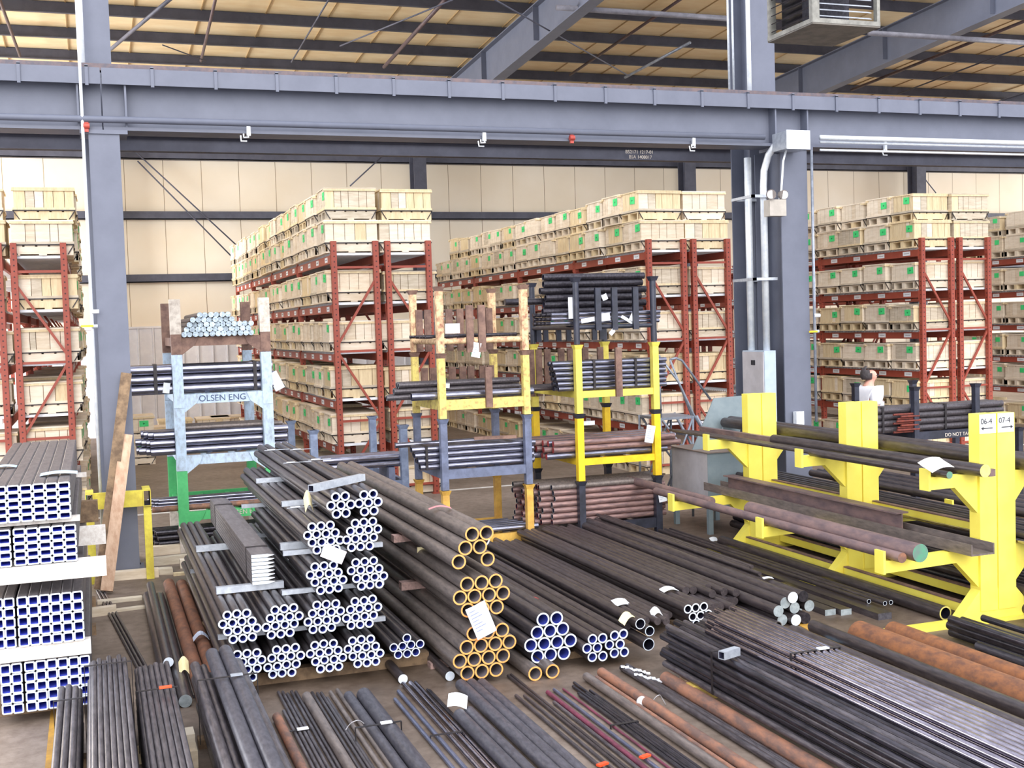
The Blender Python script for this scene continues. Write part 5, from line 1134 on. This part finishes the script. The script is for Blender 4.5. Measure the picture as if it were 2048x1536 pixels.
MB().box(c0.x-6.66, c0.x-6.66+0.62, 0, 0.9, 0.30, zc-0.012).build('body', GREYC, ct)
MB().box(c0.x-6.66-0.003, c0.x-6.66, 0.01, 0.88, 0.36, zc-0.02).build('side_panel', GREYW, ct)
MB().box(c0.x-6.66-0.02, c0.x-6.66+0.64, -0.02, 0.92, zc-0.012, zc).build('top', mat('brown_edged_top', (150, 130, 118), (132, 116, 108), 0.6, 0, 6), ct)
bp = MB(); pa, pb = on_y(1422, 796, 12.45), on_y(1487, 790, 12.45)
bp.prism([(c0.x-6.66+0.0, zc), (c0.x-6.66+0.60, zc), (pb.x-6.66, pb.z), (pa.x-6.66, pa.z)], 1, 0.36, 0.375); bp.build('back_plate', GREYC, ct)
for xx in (0.17, 0.40): MB().box(c0.x-6.66+xx-0.006, c0.x-6.66+xx+0.006, 0.342, 0.36, zc, zc+0.24).build('bracket', GALV, ct)
for (lx, ly) in ((0.03, 0.03), (0.58, 0.03), (0.03, 0.86), (0.58, 0.86)): MB().box(c0.x-6.66+lx-0.028, c0.x-6.66+lx+0.028, ly-0.028, ly+0.028, 0, 0.30).build('leg', GREYC, ct)
# electrical panel in the recess of the right column
ep = thing('electrical_panel', 'tall grey electrical panel box on the side of the right column', 'panel', (7.98, 12.86, 0.9))
MB().box(-0.08, 0.085, 0, 0.52, 0, 1.17).build('cabinet', GREYP, ep)
d_ = MB().box(-0.092, -0.081, 0.012, 0.508, 0.015, 1.155).build('door', GREYW, ep); MB().box(-0.10, -0.092, 0.20, 0.29, 0.99, 1.05).build('latch', INK, d_)
COND = mat('silvery_conduit', (232, 236, 240), (214, 220, 228), 0.4, 0.25, 12, vary=0.03)
def conduit(name, pts, r, label, m=COND, group='conduits and pipes on the columns', cat='conduit'):
    return tag(MB().path(pts, r, 10).build(name, m), label, cat, group)
conduit('conduit', [(7.965, 13.27, 2.07), (7.965, 13.27, 4.52)], 0.046, 'left silvery conduit rising from the electrical panel to the girder')
conduit('conduit', [(8.01, 12.98, 2.07), (8.01, 12.98, 4.12), (8.012, 12.96, 4.32), (8.03, 12.88, 4.50), (8.06, 12.78, 4.60), (8.12, 12.68, 4.64)], 0.044, 'right silvery conduit curving from the panel into the junction box')
for z in (2.95, 3.98): tag(MB().box(7.80, 7.84, 12.9, 13.42, z, z+0.035).box(7.84, 8.14, 13.36, 13.42, z, z+0.035).box(7.80, 8.14, 12.90, 12.93, z, z+0.035).build('strut_bracket', GALV), 'galvanised strut holding the two conduits, %s one' % ('lower' if z < 3.5 else 'upper'), 'bracket')
jb = thing('junction_box', 'galvanised junction box under the girder at the right column', 'box', (8.02, 12.45, 4.52))
MB().box(0, 0.32, 0, 0.32, 0, 0.215).build('box', GALV, jb); MB().box(-0.006, 0.326, -0.008, 0, -0.006, 0.221).build('cover', COND, jb)
conduit('conduit', [(8.12, 12.62, 4.53), (8.10, 12.66, 4.40), (8.09, 12.70, 4.05), (8.04, 12.70, 3.86)], 0.013, 'thin conduit from the junction box down to the emergency light')
em = thing('emergency_light', 'beige emergency light box with two round lamp heads on the right column', 'light', (7.85, 12.58, 3.72))
MB().box(0, 0.23, 0, 0.14, 0, 0.20).build('housing', mat('beige_plastic', (190, 182, 172), (176, 168, 158), 0.5), em)
for x_, yy, k in ((0.02, 0.02, 0), (0.17, 0.05, 1)):
    h_ = MB().tube((x_+0.03, yy+0.02, 0.265), (x_+0.0+0.05*k-0.02, yy-0.05, 0.255), 0.045, 16, r2=0.062).tube((x_+0.03, yy+0.02, 0.20), (x_+0.03, yy+0.02, 0.24), 0.012, 8).build('lamp_head', mat('grey_lamp_shell', (132, 122, 116), (116, 108, 104), 0.4, 0.2), em)
    MB().tube((x_+0.05*k-0.02, yy-0.05, 0.255), (x_+0.05*k-0.0215, yy-0.055, 0.2545), 0.05, 16).build('lens', mat('lamp_glass', (226, 226, 226), None, 0.15, 0.3), h_)
# conduits running right along the girder
ya = 12.58
def along(px0, px1, Y, r, label, m=COND): 
    a_, b_ = on_y(px0[0], px0[1], Y), on_y(px1[0], px1[1], Y); return conduit('conduit', [a_, (b_.x+3, Y, a_.z)], r, label, m)
along((1640, 275), (2048, 293), ya, 0.030, 'thicker silvery conduit running right along the girder'); along((1640, 284), (2048, 306), ya+0.06, 0.016, 'thin conduit just under the thicker one along the girder')
along((1640, 300), (2048, 321), ya+0.02, 0.014, 'lowest thin conduit along the girder, right of the junction box')
hang = lambda px, py, lb, m=COND: None
for (px, py, red) in ((497, 262, 0), (968, 270, 0), (1387, 280, 0), (1143, 264, 1), (172, 236, 1), (1770, 285, 0)):
    p_ = on_y(px, py, 12.76)
    b = MB().box(p_.x-0.02, p_.x+0.02, 12.745, 12.775, 4.57, 4.73)
    if not red: b.path([(p_.x-0.01, 12.75, 4.58), (p_.x-0.01, 12.70, 4.545), (p_.x-0.06, 12.70, 4.54), (p_.x-0.06, 12.70, 4.58)], 0.009, 6).path([(p_.x-0.09, 12.70, 4.56), (p_.x-0.09, 12.68, 4.50), (p_.x-0.03, 12.68, 4.50)], 0.009, 6)
    else: b.tube((p_.x-0.03, 12.75, 4.63), (p_.x+0.03, 12.75, 4.63), 0.03, 10)
    tag(b.build('beam_clamp', mat('red_fitting', (186, 78, 64), (160, 60, 52), 0.5) if red else COND), {497: 'white hooked clamp on the girder, leftmost of the hooked ones', 968: 'white hooked clamp on the girder above the middle rack', 1387: 'white hooked clamp on the girder left of the junction box', 1143: 'red fitting on the lower girder flange', 172: 'red fitting where the air pipe passes the girder', 1770: 'white hooked clamp on the girder right of the junction box'}[px], 'clamp', 'clamps on the girder')
conduit('conduit', [(-13, 12.755, 4.70), (7.9, 12.755, 4.70)], 0.035, 'dull grey pipe along the lower flange of the girder', STEEL_BLUE)
# air lines on the columns
ap = thing('air_pipe', 'thin pale air pipe with a yellow valve on the left column', 'pipe', (0.01, 12.74, 0.4))
MB().path([(0, 0, 0), (0.0, 0, 5.9)], 0.016, 8).build('pipe', COND, ap)
MB().tube((0, -0.01, 2.36), (0.07, -0.01, 2.36), 0.022, 10).build('coupling', WHITE_P, ap); MB().tube((0, -0.01, 2.21), (0.05, -0.01, 2.21), 0.022, 10).build('valve', GALV, ap); MB().bar((-0.11, -0.03, 2.215), (0.01, -0.03, 2.215), 0.012, 0.02).build('handle', BRIGHTY, ap)
ap = thing('air_pipe', 'grey air pipe with a yellow lever on the right edge of the right column', 'pipe', (8.56, 12.74, 1.15))
MB().path([(0, 0, 0), (0, 0, 3.4)], 0.018, 8).build('pipe', STEELP, ap); MB().tube((-0.01, -0.01, 1.34), (0.07, -0.01, 1.34), 0.024, 10).build('coupling', WHITE_P, ap)
MB().tube((0.0, -0.01, 1.14), (0.05, -0.01, 1.14), 0.022, 10).build('valve', GALV, ap); MB().bar((-0.10, -0.03, 1.14), (0.02, -0.03, 1.14), 0.012, 0.022).build('handle', BRIGHTY, ap)
p_ = on_y(1600, 838, 12.70); tag(MB().box(p_.x-0.05, p_.x+0.05, 12.70, 12.775, p_.z-0.09, p_.z+0.09).box(p_.x-0.055, p_.x+0.055, 12.692, 12.70, p_.z-0.095, p_.z+0.095).build('outlet_box', WHITE_P), 'small white outlet box at the foot of the right column', 'box')
for px, r, lb in ((1457, 0.014, 'left thin pale riser pipe beside the upper right column'), (1466, 0.014, 'right thin pale riser pipe beside the upper right column')):
    p_ = on_y(px, 100, 13.4); conduit('riser_pipe', [(p_.x, 13.4, 4.8), (p_.x, 13.4, 8.2)], r, lb, GALV)
p_ = on_y(1493, 100, 13.3); conduit('riser_pipe', [(p_.x, 13.25, 4.8), (p_.x, 13.25, 8.2)], 0.028, 'white conduit riser on the upper right column')
p_ = on_y(163, 60, 13.3); conduit('riser_pipe', [(p_.x, 13.3, 4.8), (p_.x, 13.3, 8.2)], 0.022, 'white riser pipe beside the upper left column')
# unit heater hanging near the right column
uh = thing('unit_heater', 'grey unit heater box with louvres hanging at the top right', 'heater', (5.84, 8.64, 4.95))
W_, D_, H_ = 0.68, 0.70, 0.72; HM = mat('dusty_heater_grey', (150, 148, 140), (120, 118, 112), 0.6, 0.1, 10, vary=0)
MB().box(0, W_, 0, D_, 0, 0.012).build('base_pan', mat('dirty_grey_pan', (126, 120, 112), (104, 100, 94), 0.7, 0, 8, vary=0), uh)
fr = MB()
for (a_, b_) in ((0, 0), (W_, 0), (0, D_), (W_, D_)): fr.box(a_-0.03 if a_ else 0, a_ if a_ else 0.07, b_-0.03 if b_ else 0, b_ if b_ else 0.05, 0.012, H_)
fr.box(0, W_, -0.004, 0.02, 0.012, 0.05).box(-0.004, 0.02, 0, D_, 0.012, 0.05).box(0, W_, D_-0.02, D_, 0.012, 0.05).box(W_-0.02, W_, 0, D_, 0.012, 0.05).box(0, W_, 0, D_, H_, H_+0.02)
fr.build('frame', HM, uh)
for k in range(9):
    z = 0.09+k*0.07; MB().obox((0.03, D_/2, z), (0.028, 0, 0.012), (0, D_/2-0.06, 0), (-0.002, 0, 0.004)).build('louvre', BLACKBAR, uh)
gr = MB()
for k in range(12): gr.obox((W_/2, 0.03, 0.08+k*0.052), (W_/2-0.08, 0, 0), (0, 0.02, 0.008), (0, -0.001, 0.003))
gr.build('grille', GALV, uh); MB().box(0.10, W_-0.1, 0.30, 0.62, 0.05, H_).build('coil', BLACKBAR, uh)
for (a_, b_) in ((0.1, 0.1), (W_-0.1, 0.1), (0.1, D_-0.1), (W_-0.1, D_-0.1)): MB().tube((a_, b_, H_+0.02), (a_, b_, 4.0), 0.008, 6).build('hanger_rod', GALV, uh)
# sprinkler lines and rod bracing under the roof
def on_roof(px, py, dz):
    v = ray(px, py); # plane z = 8.36+(26-Y)*.046+dz
    t = (8.36+26*0.046+dz-H)/(v.z+0.046*v.y); return CAM+v*t
SPR = mat('dark_sprinkler_pipe', (104, 84, 84), (84, 70, 74), 0.55, 0.1, 8, vary=0.04)
for (x0, y0, x1, y1, r, dz, lb) in ((-40, -110, 40, 112, 0.03, -0.06, 'sprinkler pipe under the roof at the far left'), (440, -40, 402, 122, 0.03, -0.06, 'sprinkler pipe under the roof right of the left column'), (672, -25, 583, 124, 0.016, -0.05, 'thin pipe under the roof between the first two rafters'),
        (890, 0, 768, 134, 0.04, -0.06, 'sprinkler pipe left of the middle rafter'), (1400, -28, 1140, 150, 0.03, -0.06, 'sprinkler pipe right of the middle rafter'), (2080, 30, 1703, 180, 0.035, -0.06, 'dark sprinkler pipe right of the second rafter'), (2060, 88, 1796, 188, 0.018, -0.05, 'thin pipe under the roof at the far right'),
        (989, -1, 1258, 152, 0.014, -0.70, 'diagonal brace rod crossing the middle rafter'), (905, 0, 680, 92, 0.014, -0.60, 'diagonal brace rod left of the middle rafter'), (350, -10, 222, 98, 0.035, -0.50, 'short diagonal strut by the upper left column'), (325, 90, 412, 122, 0.012, -0.3, 'short brace rod near the left column'), (1380, 85, 1250, 155, 0.03, -0.4, 'pale diagonal pipe left of the upper right column')):
    a_, b_ = on_roof(x0, y0, dz), on_roof(x1, y1, dz); conduit('roof_pipe', [a_, b_], r, lb, SPR if 'sprinkler' in lb else STEELP if 'pale' in lb else STEEL_DARK, 'pipes and rods under the roof', 'pipe')
for (x0, y0, x1, y1, Y, lb) in ((1113, 15, 1470, 44, 19.5, 'grey sprinkler main running sideways in front of the middle rafter'), (1738, 66, 2048, 99, 19.0, 'grey sprinkler main running sideways at the upper right')):
    a_, b_ = on_y(x0, y0, Y), on_y(x1, y1, Y); conduit('roof_pipe', [a_, (b_.x, Y, a_.z-0.0)], 0.05, lb, mat('dull_grey_pipe', (122, 120, 128), (104, 102, 110), 0.6, 0.1, 8), 'pipes and rods under the roof', 'pipe')
for (x0, y0, x1, y1, lb) in ((265, 298, 492, 508, 'upper diagonal brace rod on the back wall'), (275, 322, 478, 528, 'lower diagonal brace rod on the back wall'), (778, 300, 700, 372, 'brace rod on the back wall left of the wall column'), (1820, 320, 1872, 386, 'brace rod on the back wall at the right')):
    a_, b_ = on_y(x0, y0, 30.66), on_y(x1, y1, 30.66); conduit('wall_brace_rod', [a_, b_], 0.018, lb, STEEL_DARK, 'brace rods on the back wall', 'rod')
p_ = on_y(1247, 300, 14.41); tb = [o for o in COL.objects if o.name.startswith('tie_beam')][0]
text('B52171 1217-01', 0.062, OFFWH, tb, (p_.x, 14.355, 4.715)); text('BSA 1408017', 0.062, OFFWH, tb, (p_.x+0.05, 14.355, 4.648))

# ------------------------------------------------------------------ column guard, leaning planks, lumber
GYEL = mat('worn_guard_yellow', (236, 222, 84), (206, 186, 70), 0.55, 0, 7, vary=0.02)
cg = thing('column_guard', 'yellow square-tube guard in front of the left column', 'guard', (0, 12.62, 0))
def sqtube(x, z, w_, h_, y0, y1, t=0.008):
    b = MB(); r_ = lambda y, a, c: [(x-a, y, z-c), (x+a, y, z-c), (x+a, y, z+c), (x-a, y, z+c)]; f4 = [(k, (k+1) % 4, 4+(k+1) % 4, 4+k) for k in range(4)]
    return b.add(r_(y0, w_/2, h_/2)+r_(y1, w_/2, h_/2), f4).add(r_(y0, w_/2-t, h_/2-t)+r_(y1, w_/2-t, h_/2-t), f4, 1).add(r_(y0, w_/2, h_/2)+r_(y0, w_/2-t, h_/2-t), f4).add(r_(y1, w_/2, h_/2)+r_(y1, w_/2-t, h_/2-t), f4)
za = on_y(290, 996, 12.62).z
for x_ in (-0.10, 0.455): sqtube(x_, za, 0.078, 0.165, -0.02, 0.36).build('side_tube', [GYEL, INDARK], cg); MB().box(x_-0.038, x_+0.038, 0.0, 0.07, 0, za-0.083).build('post', GYEL, cg)
MB().box(-0.06, 0.415, 0.0, 0.05, za-0.082, za+0.082).build('cross_tube', GYEL, cg)
def lean(a_, b_, w_, t_, label, m):
    a_, b_ = Vector(a_), Vector(b_); d = (b_-a_).normalized(); n_ = Vector((0, -1, 0)); s_ = d.cross(n_).normalized(); u_ = s_.cross(d).normalized()
    o = MB().obox((a_+b_)/2, (b_-a_)/2, s_*(w_/2), u_*(t_/2)).build('wooden_plank', m); return tag(o, label, 'plank', 'planks leaning on the column guard')
lean((-0.045, 12.20, 0.03), (0.315, 12.725, 2.12), 0.105, 0.05, 'longer dark-edged plank leaning on the left column', WOOD_DARK)
lean((0.02, 12.08, 0.03), (0.285, 12.60, 1.50), 0.115, 0.05, 'shorter tan plank leaning on the yellow column guard', mat('orange_tan_plank', (212, 180, 152), (188, 150, 122), 0.8, 0, 6, (3, 3, 1), vary=0.03))
for k, (px, py, wx, wy, h_, m_, lb) in enumerate(((255, 1160, 0.62, 0.10, 0.09, 1, 'pale timber on the floor in front of the left column'), (350, 1108, 0.60, 0.11, 0.10, 1, 'brown board on the lumber heap right of the column guard'), (352, 1128, 0.55, 0.10, 0.085, 2, 'grey board in the lumber heap below the brown board'), (390, 1135, 0.30, 0.10, 0.09, 0, 'short pale board at the right of the lumber heap'),
        (240, 1205, 0.40, 0.09, 0.03, 2, 'flat grey board on the floor behind the rod pile'), (205, 1232, 0.24, 0.10, 0.07, 1, 'pale block of timber on the floor beside the tube blocks'), (330, 1150, 0.16, 0.14, 0.06, 2, 'small grey wood offcut by the lumber heap'), (375, 1150, 0.28, 0.06, 0.03, 3, 'orange wood strip on the floor by the lumber heap'), (270, 1220, 0.36, 0.08, 0.02, 2, 'thin pinkish board lying behind the solid bars'))):
    p_ = on_z(px, py, 0); z0 = 0.0
    yy = p_.y
    o = MB().obox((p_.x, yy+wy/2, z0+h_/2), (wx/2, 0.02*(k % 3-1), 0), (0, wy/2, 0), (0, 0, h_/2)).build('board', WOOD[m_]); tag(o, lb, 'board', 'loose boards on the floor')

# ------------------------------------------------------------------ paper tags, wraps and scraps
def paper(px, py, w_, h_, label, z=None, Y=None, roll=0.0, curl=0.02, m=WHITE_P, lines=0, name='paper_tag', cat='tag', tilt=0.0):
    """sheet of paper: upright at depth Y facing the aisle, or lying at height z"""
    p_ = on_z(px, py, z) if Y is None else on_y(px, py, Y)
    nx, ny = 6, 3; g = []
    cr, sr = math.cos(roll), math.sin(roll)
    for s in (0, 0.0016):
        for j in range(ny+1):
            for i in range(nx+1):
                u, v = (i/nx-.5)*w_, (j/ny-.5)*h_; c_ = curl*math.cos(PI*(i/nx-.5))*1.0+0.25*curl*math.sin(3*j)
                a_, b_ = u*cr-v*sr, u*sr+v*cr
                if Y is None: g.append((p_.x+a_, p_.y+b_*math.cos(tilt), p_.z+0.002+c_+s+b_*math.sin(tilt)))
                else: g.append((p_.x+a_, p_.y-c_-s, p_.z+b_))
    N_ = (nx+1)*(ny+1); f = []
    for j in range(ny):
        for i in range(nx):
            a_ = j*(nx+1)+i; f += [(a_, a_+1, a_+nx+2, a_+nx+1), (N_+a_, N_+a_+1, N_+a_+nx+2, N_+a_+nx+1)]
    per_ = [i for i in range(nx+1)]+[j*(nx+1)+nx for j in range(1, ny+1)]+[ny*(nx+1)+i for i in range(nx-1, -1, -1)]+[j*(nx+1) for j in range(ny-1, 0, -1)]
    for k in range(len(per_)): a_, b_ = per_[k], per_[(k+1) % len(per_)]; f.append((a_, b_, N_+b_, N_+a_))
    mb = MB().add(g, f, 0, False)
    o = mb.build(name, m); tag(o, label, cat, 'paper tags')
    if lines and Y is not None:
        ln = MB()
        for k in range(lines):
            v = h_*0.38-k*h_*0.72/max(1, lines); L = w_*(0.30+0.12*((k*7) % 3))
            def pt(u, v): return (p_.x+u*cr-v*sr, p_.y-curl-0.0045-0.25*curl, p_.z+u*sr+v*cr)
            ln.add([pt(-w_*.40, v), pt(-w_*.40+L, v), pt(-w_*.40+L, v-h_*.025), pt(-w_*.40, v-h_*.025)], [(0, 1, 2, 3)])
        ln.build('print', mat('grey_blue_print', (140, 148, 190), None, 0.7), o)
    return o
PINKP = mat('pinkish_white_card', (252, 232, 240), (244, 222, 232), 0.7); BLUEP = mat('pale_blue_plastic', (198, 226, 246), (176, 208, 236), 0.4, 0, 14); CREAMP = mat('cream_card', (236, 224, 178), (226, 210, 160), 0.7); LILAC = mat('lilac_paper', (206, 184, 232), (190, 168, 220), 0.7)
paper(667, 1108, 0.165, 0.095, 'pinkish white tag hanging on the white-ended pipes', Y=8.16, roll=-0.45, m=PINKP, curl=0.006)
paper(962, 1240, 0.15, 0.235, 'large white printed sheet hanging over the orange pipe ends', Y=7.70, roll=0.36, lines=7, curl=0.006, name='paper_sheet', cat='sheet')
paper(617, 1012, 0.06, 0.12, 'curled cream tag above the pink-tagged bundle', z=1.20, m=CREAMP, curl=0.06, tilt=0.9)
paper(590, 1115, 0.12, 0.07, 'white curled tag left of the pink-tagged bundle', z=0.70, curl=0.03, tilt=0.4)
paper(847, 1102, 0.10, 0.07, 'cream paper on the side of the orange stack', Y=8.9, m=CREAMP, curl=0.01)
paper(1078, 1097, 0.10, 0.09, 'lilac paper at the foot of the ochre rack post', Y=11.9, m=LILAC, curl=0.01); paper(1046, 1107, 0.04, 0.035, 'small lilac scrap left of the lilac paper', Y=11.7, m=LILAC, curl=0.004)
paper(1177, 1213, 0.045, 0.13, 'white card standing upright on the brown bars', Y=8.9, roll=-0.15, curl=0.008)
paper(1242, 1206, 0.13, 0.12, 'square white paper lying on the brown bars', z=0.158, curl=0.012, tilt=0.2)
paper(1338, 1181, 0.14, 0.09, 'curled white paper on the white-rimmed pipe bundle', z=0.238, curl=0.02, tilt=0.1)
paper(1254, 1239, 0.13, 0.06, 'torn yellowish paper by the three brown pipes', z=0.30, m=CREAMP, curl=0.03, tilt=0.6, roll=0.5); paper(1313, 1229, 0.09, 0.07, 'crumpled white paper behind the three brown pipes', z=0.155, curl=0.035, tilt=0.5)
paper(1536, 1157, 0.085, 0.06, 'small white tag on the capped bars', z=0.28, curl=0.008, roll=-0.3); paper(1428, 1080, 0.09, 0.07, 'white scrap on the floor before the grey cart', z=0.03, curl=0.01, tilt=0.5)
paper(915, 1404, 0.125, 0.115, 'white paper tag on the slate pipes below the orange ends', z=0.10, curl=0.015, tilt=0.5, roll=-0.35)
paper(1637, 1299, 0.21, 0.13, 'pale blue plastic sheet beside the bright rods', z=0.012, m=BLUEP, curl=0.03, tilt=0.5)
paper(1690, 1316, 0.03, 0.07, 'small white clip on the brown bar', z=0.012, curl=0.005, tilt=0.2)
paper(402, 1279, 0.12, 0.10, 'blue-white plastic wrap over the right rusty pipe', z=0.105, m=mat('blue_white_plastic', (206, 214, 232), (188, 198, 220), 0.4), curl=0.05, name='plastic_wrap', cat='plastic')
paper(368, 1338, 0.07, 0.10, 'crumpled white rag between the rod pile and rusty pipes', z=0.10, curl=0.04, tilt=0.9, m=CREAMP)
paper(1872, 931, 0.25, 0.15, 'large printed paper draped on the upper bars of the yellow rack', z=1.31, curl=0.02, tilt=0.45, roll=0.2, m=mat('newsprint_paper', (226, 222, 206), (180, 180, 182), 0.7, 0, 60))
paper(1300, 868, 0.11, 0.20, 'white tag hanging on the bright yellow rack post', Y=12.24, roll=-0.2, lines=6, curl=0.006); paper(1325, 994, 0.10, 0.11, 'white tag hanging on the black bottom rack post', Y=12.24, roll=0.15, lines=4, curl=0.006)
paper(333, 776, 0.075, 0.12, 'white tag hanging on the wide polished tubes, left side', Y=14.035, roll=-0.15, curl=0.005); paper(552, 762, 0.12, 0.22, 'cream tag at the right end of the wide polished tubes', Y=14.05, roll=0.45, curl=0.01)
paper(302, 741, 0.13, 0.035, 'white paper on top of the wide polished tubes, left end', Y=14.2, curl=0.01)
paper(905, 657, 0.17, 0.11, 'white paper standing in the rusty pale rack', Y=12.6, curl=0.01, name='paper_sheet', cat='sheet'); paper(953, 700, 0.10, 0.16, 'tag hanging under the round beam of the rusty pale rack', Y=12.25, roll=-0.2, curl=0.006, lines=4)
paper(888, 771, 0.13, 0.05, 'small white paper on the chipped yellow rack tubes', Y=12.55, curl=0.01, roll=-0.1)
paper(1142, 616, 0.065, 0.24, 'long white card behind the front post of the top right rack', Y=12.33, curl=0.004); paper(1155, 616, 0.02, 0.22, 'narrow white card edge right of the front post, top right rack', Y=12.32, curl=0.003)
paper(1209, 594, 0.07, 0.07, 'small crumpled tag on the upper black pipes', Y=12.4, roll=0.4, curl=0.02); paper(1180, 639, 0.22, 0.05, 'white paper spread along the rods of the top right rack', Y=12.3, roll=0.15, curl=0.015); paper(1209, 634, 0.14, 0.09, 'triangular white tag in the middle of the top right rack', Y=12.29, roll=0.1, curl=0.02)
paper(1256, 641, 0.19, 0.035, 'white strip slanting across the rods of the top right rack', Y=12.3, roll=-0.55, curl=0.015); paper(1266, 634, 0.07, 0.10, 'white tag at the right of the top right rack', Y=12.28, roll=-0.5, curl=0.01); paper(1224, 664, 0.07, 0.05, 'small white tag under the beam of the top right rack', Y=12.25, roll=0.8, curl=0.005)
paper(118, 948, 0.24, 0.16, 'pale blue plastic scrap on top of the topmost tube block', z=1.57, m=BLUEP, curl=0.012); paper(10, 935, 0.16, 0.12, 'pale blue scrap at the left edge on the topmost tube block', z=1.57, m=BLUEP, curl=0.012)
paper(880, 1018, 0.17, 0.05, 'pink tape strip across the top orange pipes', z=1.12, m=mat('pink_tape', (226, 150, 152), (212, 132, 136), 0.6), curl=0.02, roll=-0.2, name='tape', cat='tape'); paper(1066, 1199, 0.09, 0.035, 'red rag on the brown bars right of the orange stack', z=0.30, m=mat('red_rag', (186, 70, 66), (160, 54, 52), 0.8), curl=0.015, name='rag', cat='rag')
paper(1040, 903, 0.16, 0.07, 'white paper on the blue-grey rack tubes', Y=12.7, curl=0.01); paper(1177, 846, 0.16, 0.05, 'white paper on the brown bars of the yellow stacking rack', Y=12.8, curl=0.01); paper(1206, 882, 0.08, 0.03, 'small white tag on the brown bars, yellow stacking rack', Y=12.4, curl=0.01)
for (px, py, lb) in ((1205, 1530, 'orange plastic clip on the reddish rods at the bottom edge'), (1290, 1514, 'orange plastic clip on the black rods at the bottom edge')):
    p_ = on_z(px, py, 0.03); tag(MB().obox((p_.x, p_.y, 0.035), (0.032, 0.012, 0), (-0.006, 0.014, 0), (0, 0, 0.006)).build('strap_clip', ORANGE_C), lb, 'clip')
# white ties round the bundled pipes
for k, (x0, x1, y, z) in enumerate(((1.50, 1.74, 11.4, 1.367), (1.50, 1.74, 10.2, 1.367), (1.73, 1.93, 11.3, 1.367), (1.73, 1.93, 10.3, 1.367), (1.32, 1.62, 8.9, 1.17))):
    b = MB().box(x0, x1, y-0.008, y+0.008, z, z+0.004); o = b.build('steel_strap', GALV); MB().box(x0+0.03, x0+0.10, y-0.014, y+0.014, z+0.004, z+0.009).build('seal', WHITE_P, o)
    tag(o, 'thin strap with a white seal over the bundled pipes, %s of five' % nth(k+1), 'strap', 'straps over the bundled pipes')
# every lettering curve becomes a plain mesh
for o in list(COL.objects):
    if o.type == 'FONT': freeze(o)
